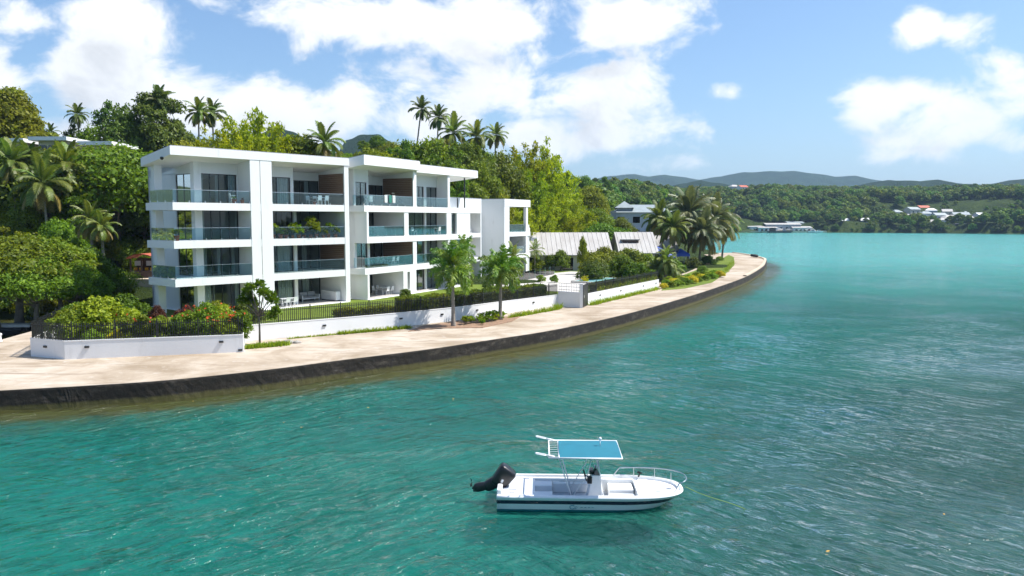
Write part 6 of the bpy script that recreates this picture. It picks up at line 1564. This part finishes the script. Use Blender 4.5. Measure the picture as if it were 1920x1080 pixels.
# ------------------------------------------------------------------ forest masses (geometry nodes, crowns of real trees)
def scatter(name, pts, scl, srcs, label, cat):
    me = bpy.data.meshes.new(name); me.from_pydata([tuple(p_) for p_ in pts], [], [])
    n = len(pts); a = me.attributes.new('scl', 'FLOAT', 'POINT'); a.data.foreach_set('value', np.array(scl, np.float32))
    rr = np.random.RandomState(n); a = me.attributes.new('rz', 'FLOAT', 'POINT'); a.data.foreach_set('value', (rr.rand(n) * 6.28).astype(np.float32))
    a = me.attributes.new('which', 'INT', 'POINT'); a.data.foreach_set('value', rr.randint(0, len(srcs), n).astype(np.int32))
    o = link(name, me); ng = bpy.data.node_groups.new(name, 'GeometryNodeTree')
    ng.interface.new_socket('Geometry', in_out='INPUT', socket_type='NodeSocketGeometry'); ng.interface.new_socket('Geometry', in_out='OUTPUT', socket_type='NodeSocketGeometry')
    gi_ = ng.nodes.new('NodeGroupInput'); go_ = ng.nodes.new('NodeGroupOutput'); jn = ng.nodes.new('GeometryNodeJoinGeometry')
    def attr(nm, ty):
        q_ = ng.nodes.new('GeometryNodeInputNamedAttribute'); q_.data_type = ty; q_.inputs[0].default_value = nm; return q_.outputs[0]
    wh = attr('which', 'INT'); sc_ = attr('scl', 'FLOAT'); rz_ = attr('rz', 'FLOAT')
    cx = ng.nodes.new('ShaderNodeCombineXYZ'); ng.links.new(rz_, cx.inputs[2])
    for i, s_ in enumerate(srcs):
        cmp_ = ng.nodes.new('FunctionNodeCompare'); cmp_.data_type = 'INT'; cmp_.operation = 'EQUAL'
        ii = [x for x in cmp_.inputs if x.type == 'INT']; ng.links.new(wh, ii[0]); ii[1].default_value = i
        ip = ng.nodes.new('GeometryNodeInstanceOnPoints'); oi_ = ng.nodes.new('GeometryNodeObjectInfo'); oi_.inputs['Object'].default_value = s_; oi_.transform_space = 'ORIGINAL'
        oi_.inputs['As Instance'].default_value = True
        ng.links.new(gi_.outputs[0], ip.inputs['Points']); ng.links.new(cmp_.outputs[0], ip.inputs['Selection']); ng.links.new(oi_.outputs['Geometry'], ip.inputs['Instance'])
        ng.links.new(cx.outputs[0], ip.inputs['Rotation']); ng.links.new(sc_, ip.inputs['Scale']); ng.links.new(ip.outputs[0], jn.inputs[0])
    ng.links.new(jn.outputs[0], go_.inputs[0])
    o.modifiers.new('scatter', 'NODES').node_group = ng
    return tag(o, label, cat, kind='stuff')
# single trees along the far shore and around the village
fr_ = random.Random(31); far_trees = []; fp_ = []; fs_ = []
def on_house(x, y):
    return any(abs(x - (px - 960) / FPX * Y) < w_ * .7 + 2.5 and abs(y - Y) < 6.5 for (px, py, Y, w_) in vill) or (164 < x < 227 and 560 < y < 599)
def near_house(x, y):
    for (px, py, Y, w_) in vill:
        hx_ = (px - 960) / FPX * Y
        if abs(x - hx_) < w_ * .5 + 3 and -34 < y - Y < 5: return True
    return 164 < x < 227 and 560 < y < 599
cand = []
for _ in range(26000):
    y = fr_.uniform(225, 1050); x = fr_.uniform(-.12 * y + 10, .72 * y); cand.append((x, y))
ca = np.array(cand); sd_ = sdist(ca[:, 0], ca[:, 1]); hh_ = hz(ca[:, 0], ca[:, 1])
cells = {}
srcs = []
for (x, y), s_, z in zip(cand, sd_, hh_):
    nh = near_house(x, y)
    if s_ < .8 or on_house(x, y) or (nh and fr_.random() < .12) or (y < 240 and x < 45 and x > 20): continue
    key = (int(x // 5.6), int(y // 5.6))
    if key in cells: continue
    cells[key] = 1
    px = 960 + FPX * x / y; h = fr_.uniform(6.5, 11.5) * (.7 if s_ < 14 else 1.0) * (.42 if nh else 1.0)
    z = max(.4, z * min(1, max(.12, (s_ - 1.5) / 5)))
    if y < 640 and len(far_trees) < 240 and 1060 < px < 1935:
        lime = fr_.random() < .14
        lab = 'lime' if lime else 'dark' if fr_.random() < .3 else 'green'
        o = plant('shore', 'shore_tree', {'lime': 'leaf_lime', 'dark': 'leaf_dark', 'green': 'leaf_far'}[lab], (x, y, z - .4), h, {'lime': 'pale lime crowned tree in the woods round the bay', 'dark': 'dark crowned tree in the woods round the bay', 'green': 'mid green tree in the woods round the bay'}[lab], 'tree', 'single trees in the woods round the bay', fr_.uniform(.85, 1.2))
        far_trees.append(o)
    else: fp_.append((x, y, z - .4)); fs_.append(h / 8.4)
def crown_of(mat):
    out = []
    for o in far_trees:
        c_ = [x for x in o.children if x.name.startswith('crown')][0]
        if c_.data.materials[0] == M[mat] and c_.data not in [q_.data for q_ in out]: out.append(c_)
    return out
src = crown_of('leaf_far')[:3] + crown_of('leaf_dark')[:1]
scatter('forest', fp_, fs_, src, 'wooded hillside of mixed trees beyond the bay', 'forest')
# undergrowth on the near slope
ur = random.Random(17); up_ = []; us_ = []
ca = np.array([(ur.uniform(-110, 30), ur.uniform(66, 190)) for _ in range(9000)]); sd_ = sdist(ca[:, 0], ca[:, 1]); hh_ = hz(ca[:, 0], ca[:, 1])
for (x, y), s_, z in zip(ca, sd_, hh_):
    if s_ < 2 or z < 1.1: continue
    if x > -36 and y < 92 or (x > -24 and y < 116) or (x > -2 and y < 150) or abs(x - hp.x) < 6.5 and -6 < y - hp.y < 4: continue
    up_.append((x, y, z * min(1, max(.12, (s_ - 1.5) / 5)) - .2)); us_.append(ur.uniform(.9, 2.2))
ug = [o for o in bpy.data.objects if o.name.startswith('shrub') and o.parent is None]
usrc = []
for mt in ('leaf_olive', 'leaf_mid', 'leaf_hedge'):
    for o in bpy.data.objects:
        if o.name.startswith('foliage') and o.parent and o.parent.name.startswith('shrub') and o.data.materials and o.data.materials[0] == M[mt] and 'shrub' in o.data.name:
            usrc.append(o); break
scatter('undergrowth', up_, us_, usrc, 'tangled green undergrowth covering the slope beside the white block', 'undergrowth')

# ------------------------------------------------------------------ the air over the bay
m, t, o_ = newmat('haze_air')
pv = t.new('ShaderNodeVolumePrincipled'); pv.inputs['Color'].default_value = (.50, .72, 1.0, 1); pv.inputs['Density'].default_value = HAZE; pv.inputs['Anisotropy'].default_value = .1
t.l.new(pv.outputs[0], o_.inputs['Volume'])
if HAZE > 0:
    o = MB().box(-4500, 4500, -600, 5600, -8, 330).build('haze', 'haze_air', None, False); o['kind'] = 'stuff'; tag(o, 'thin bluish haze hanging over the whole bay', 'haze')
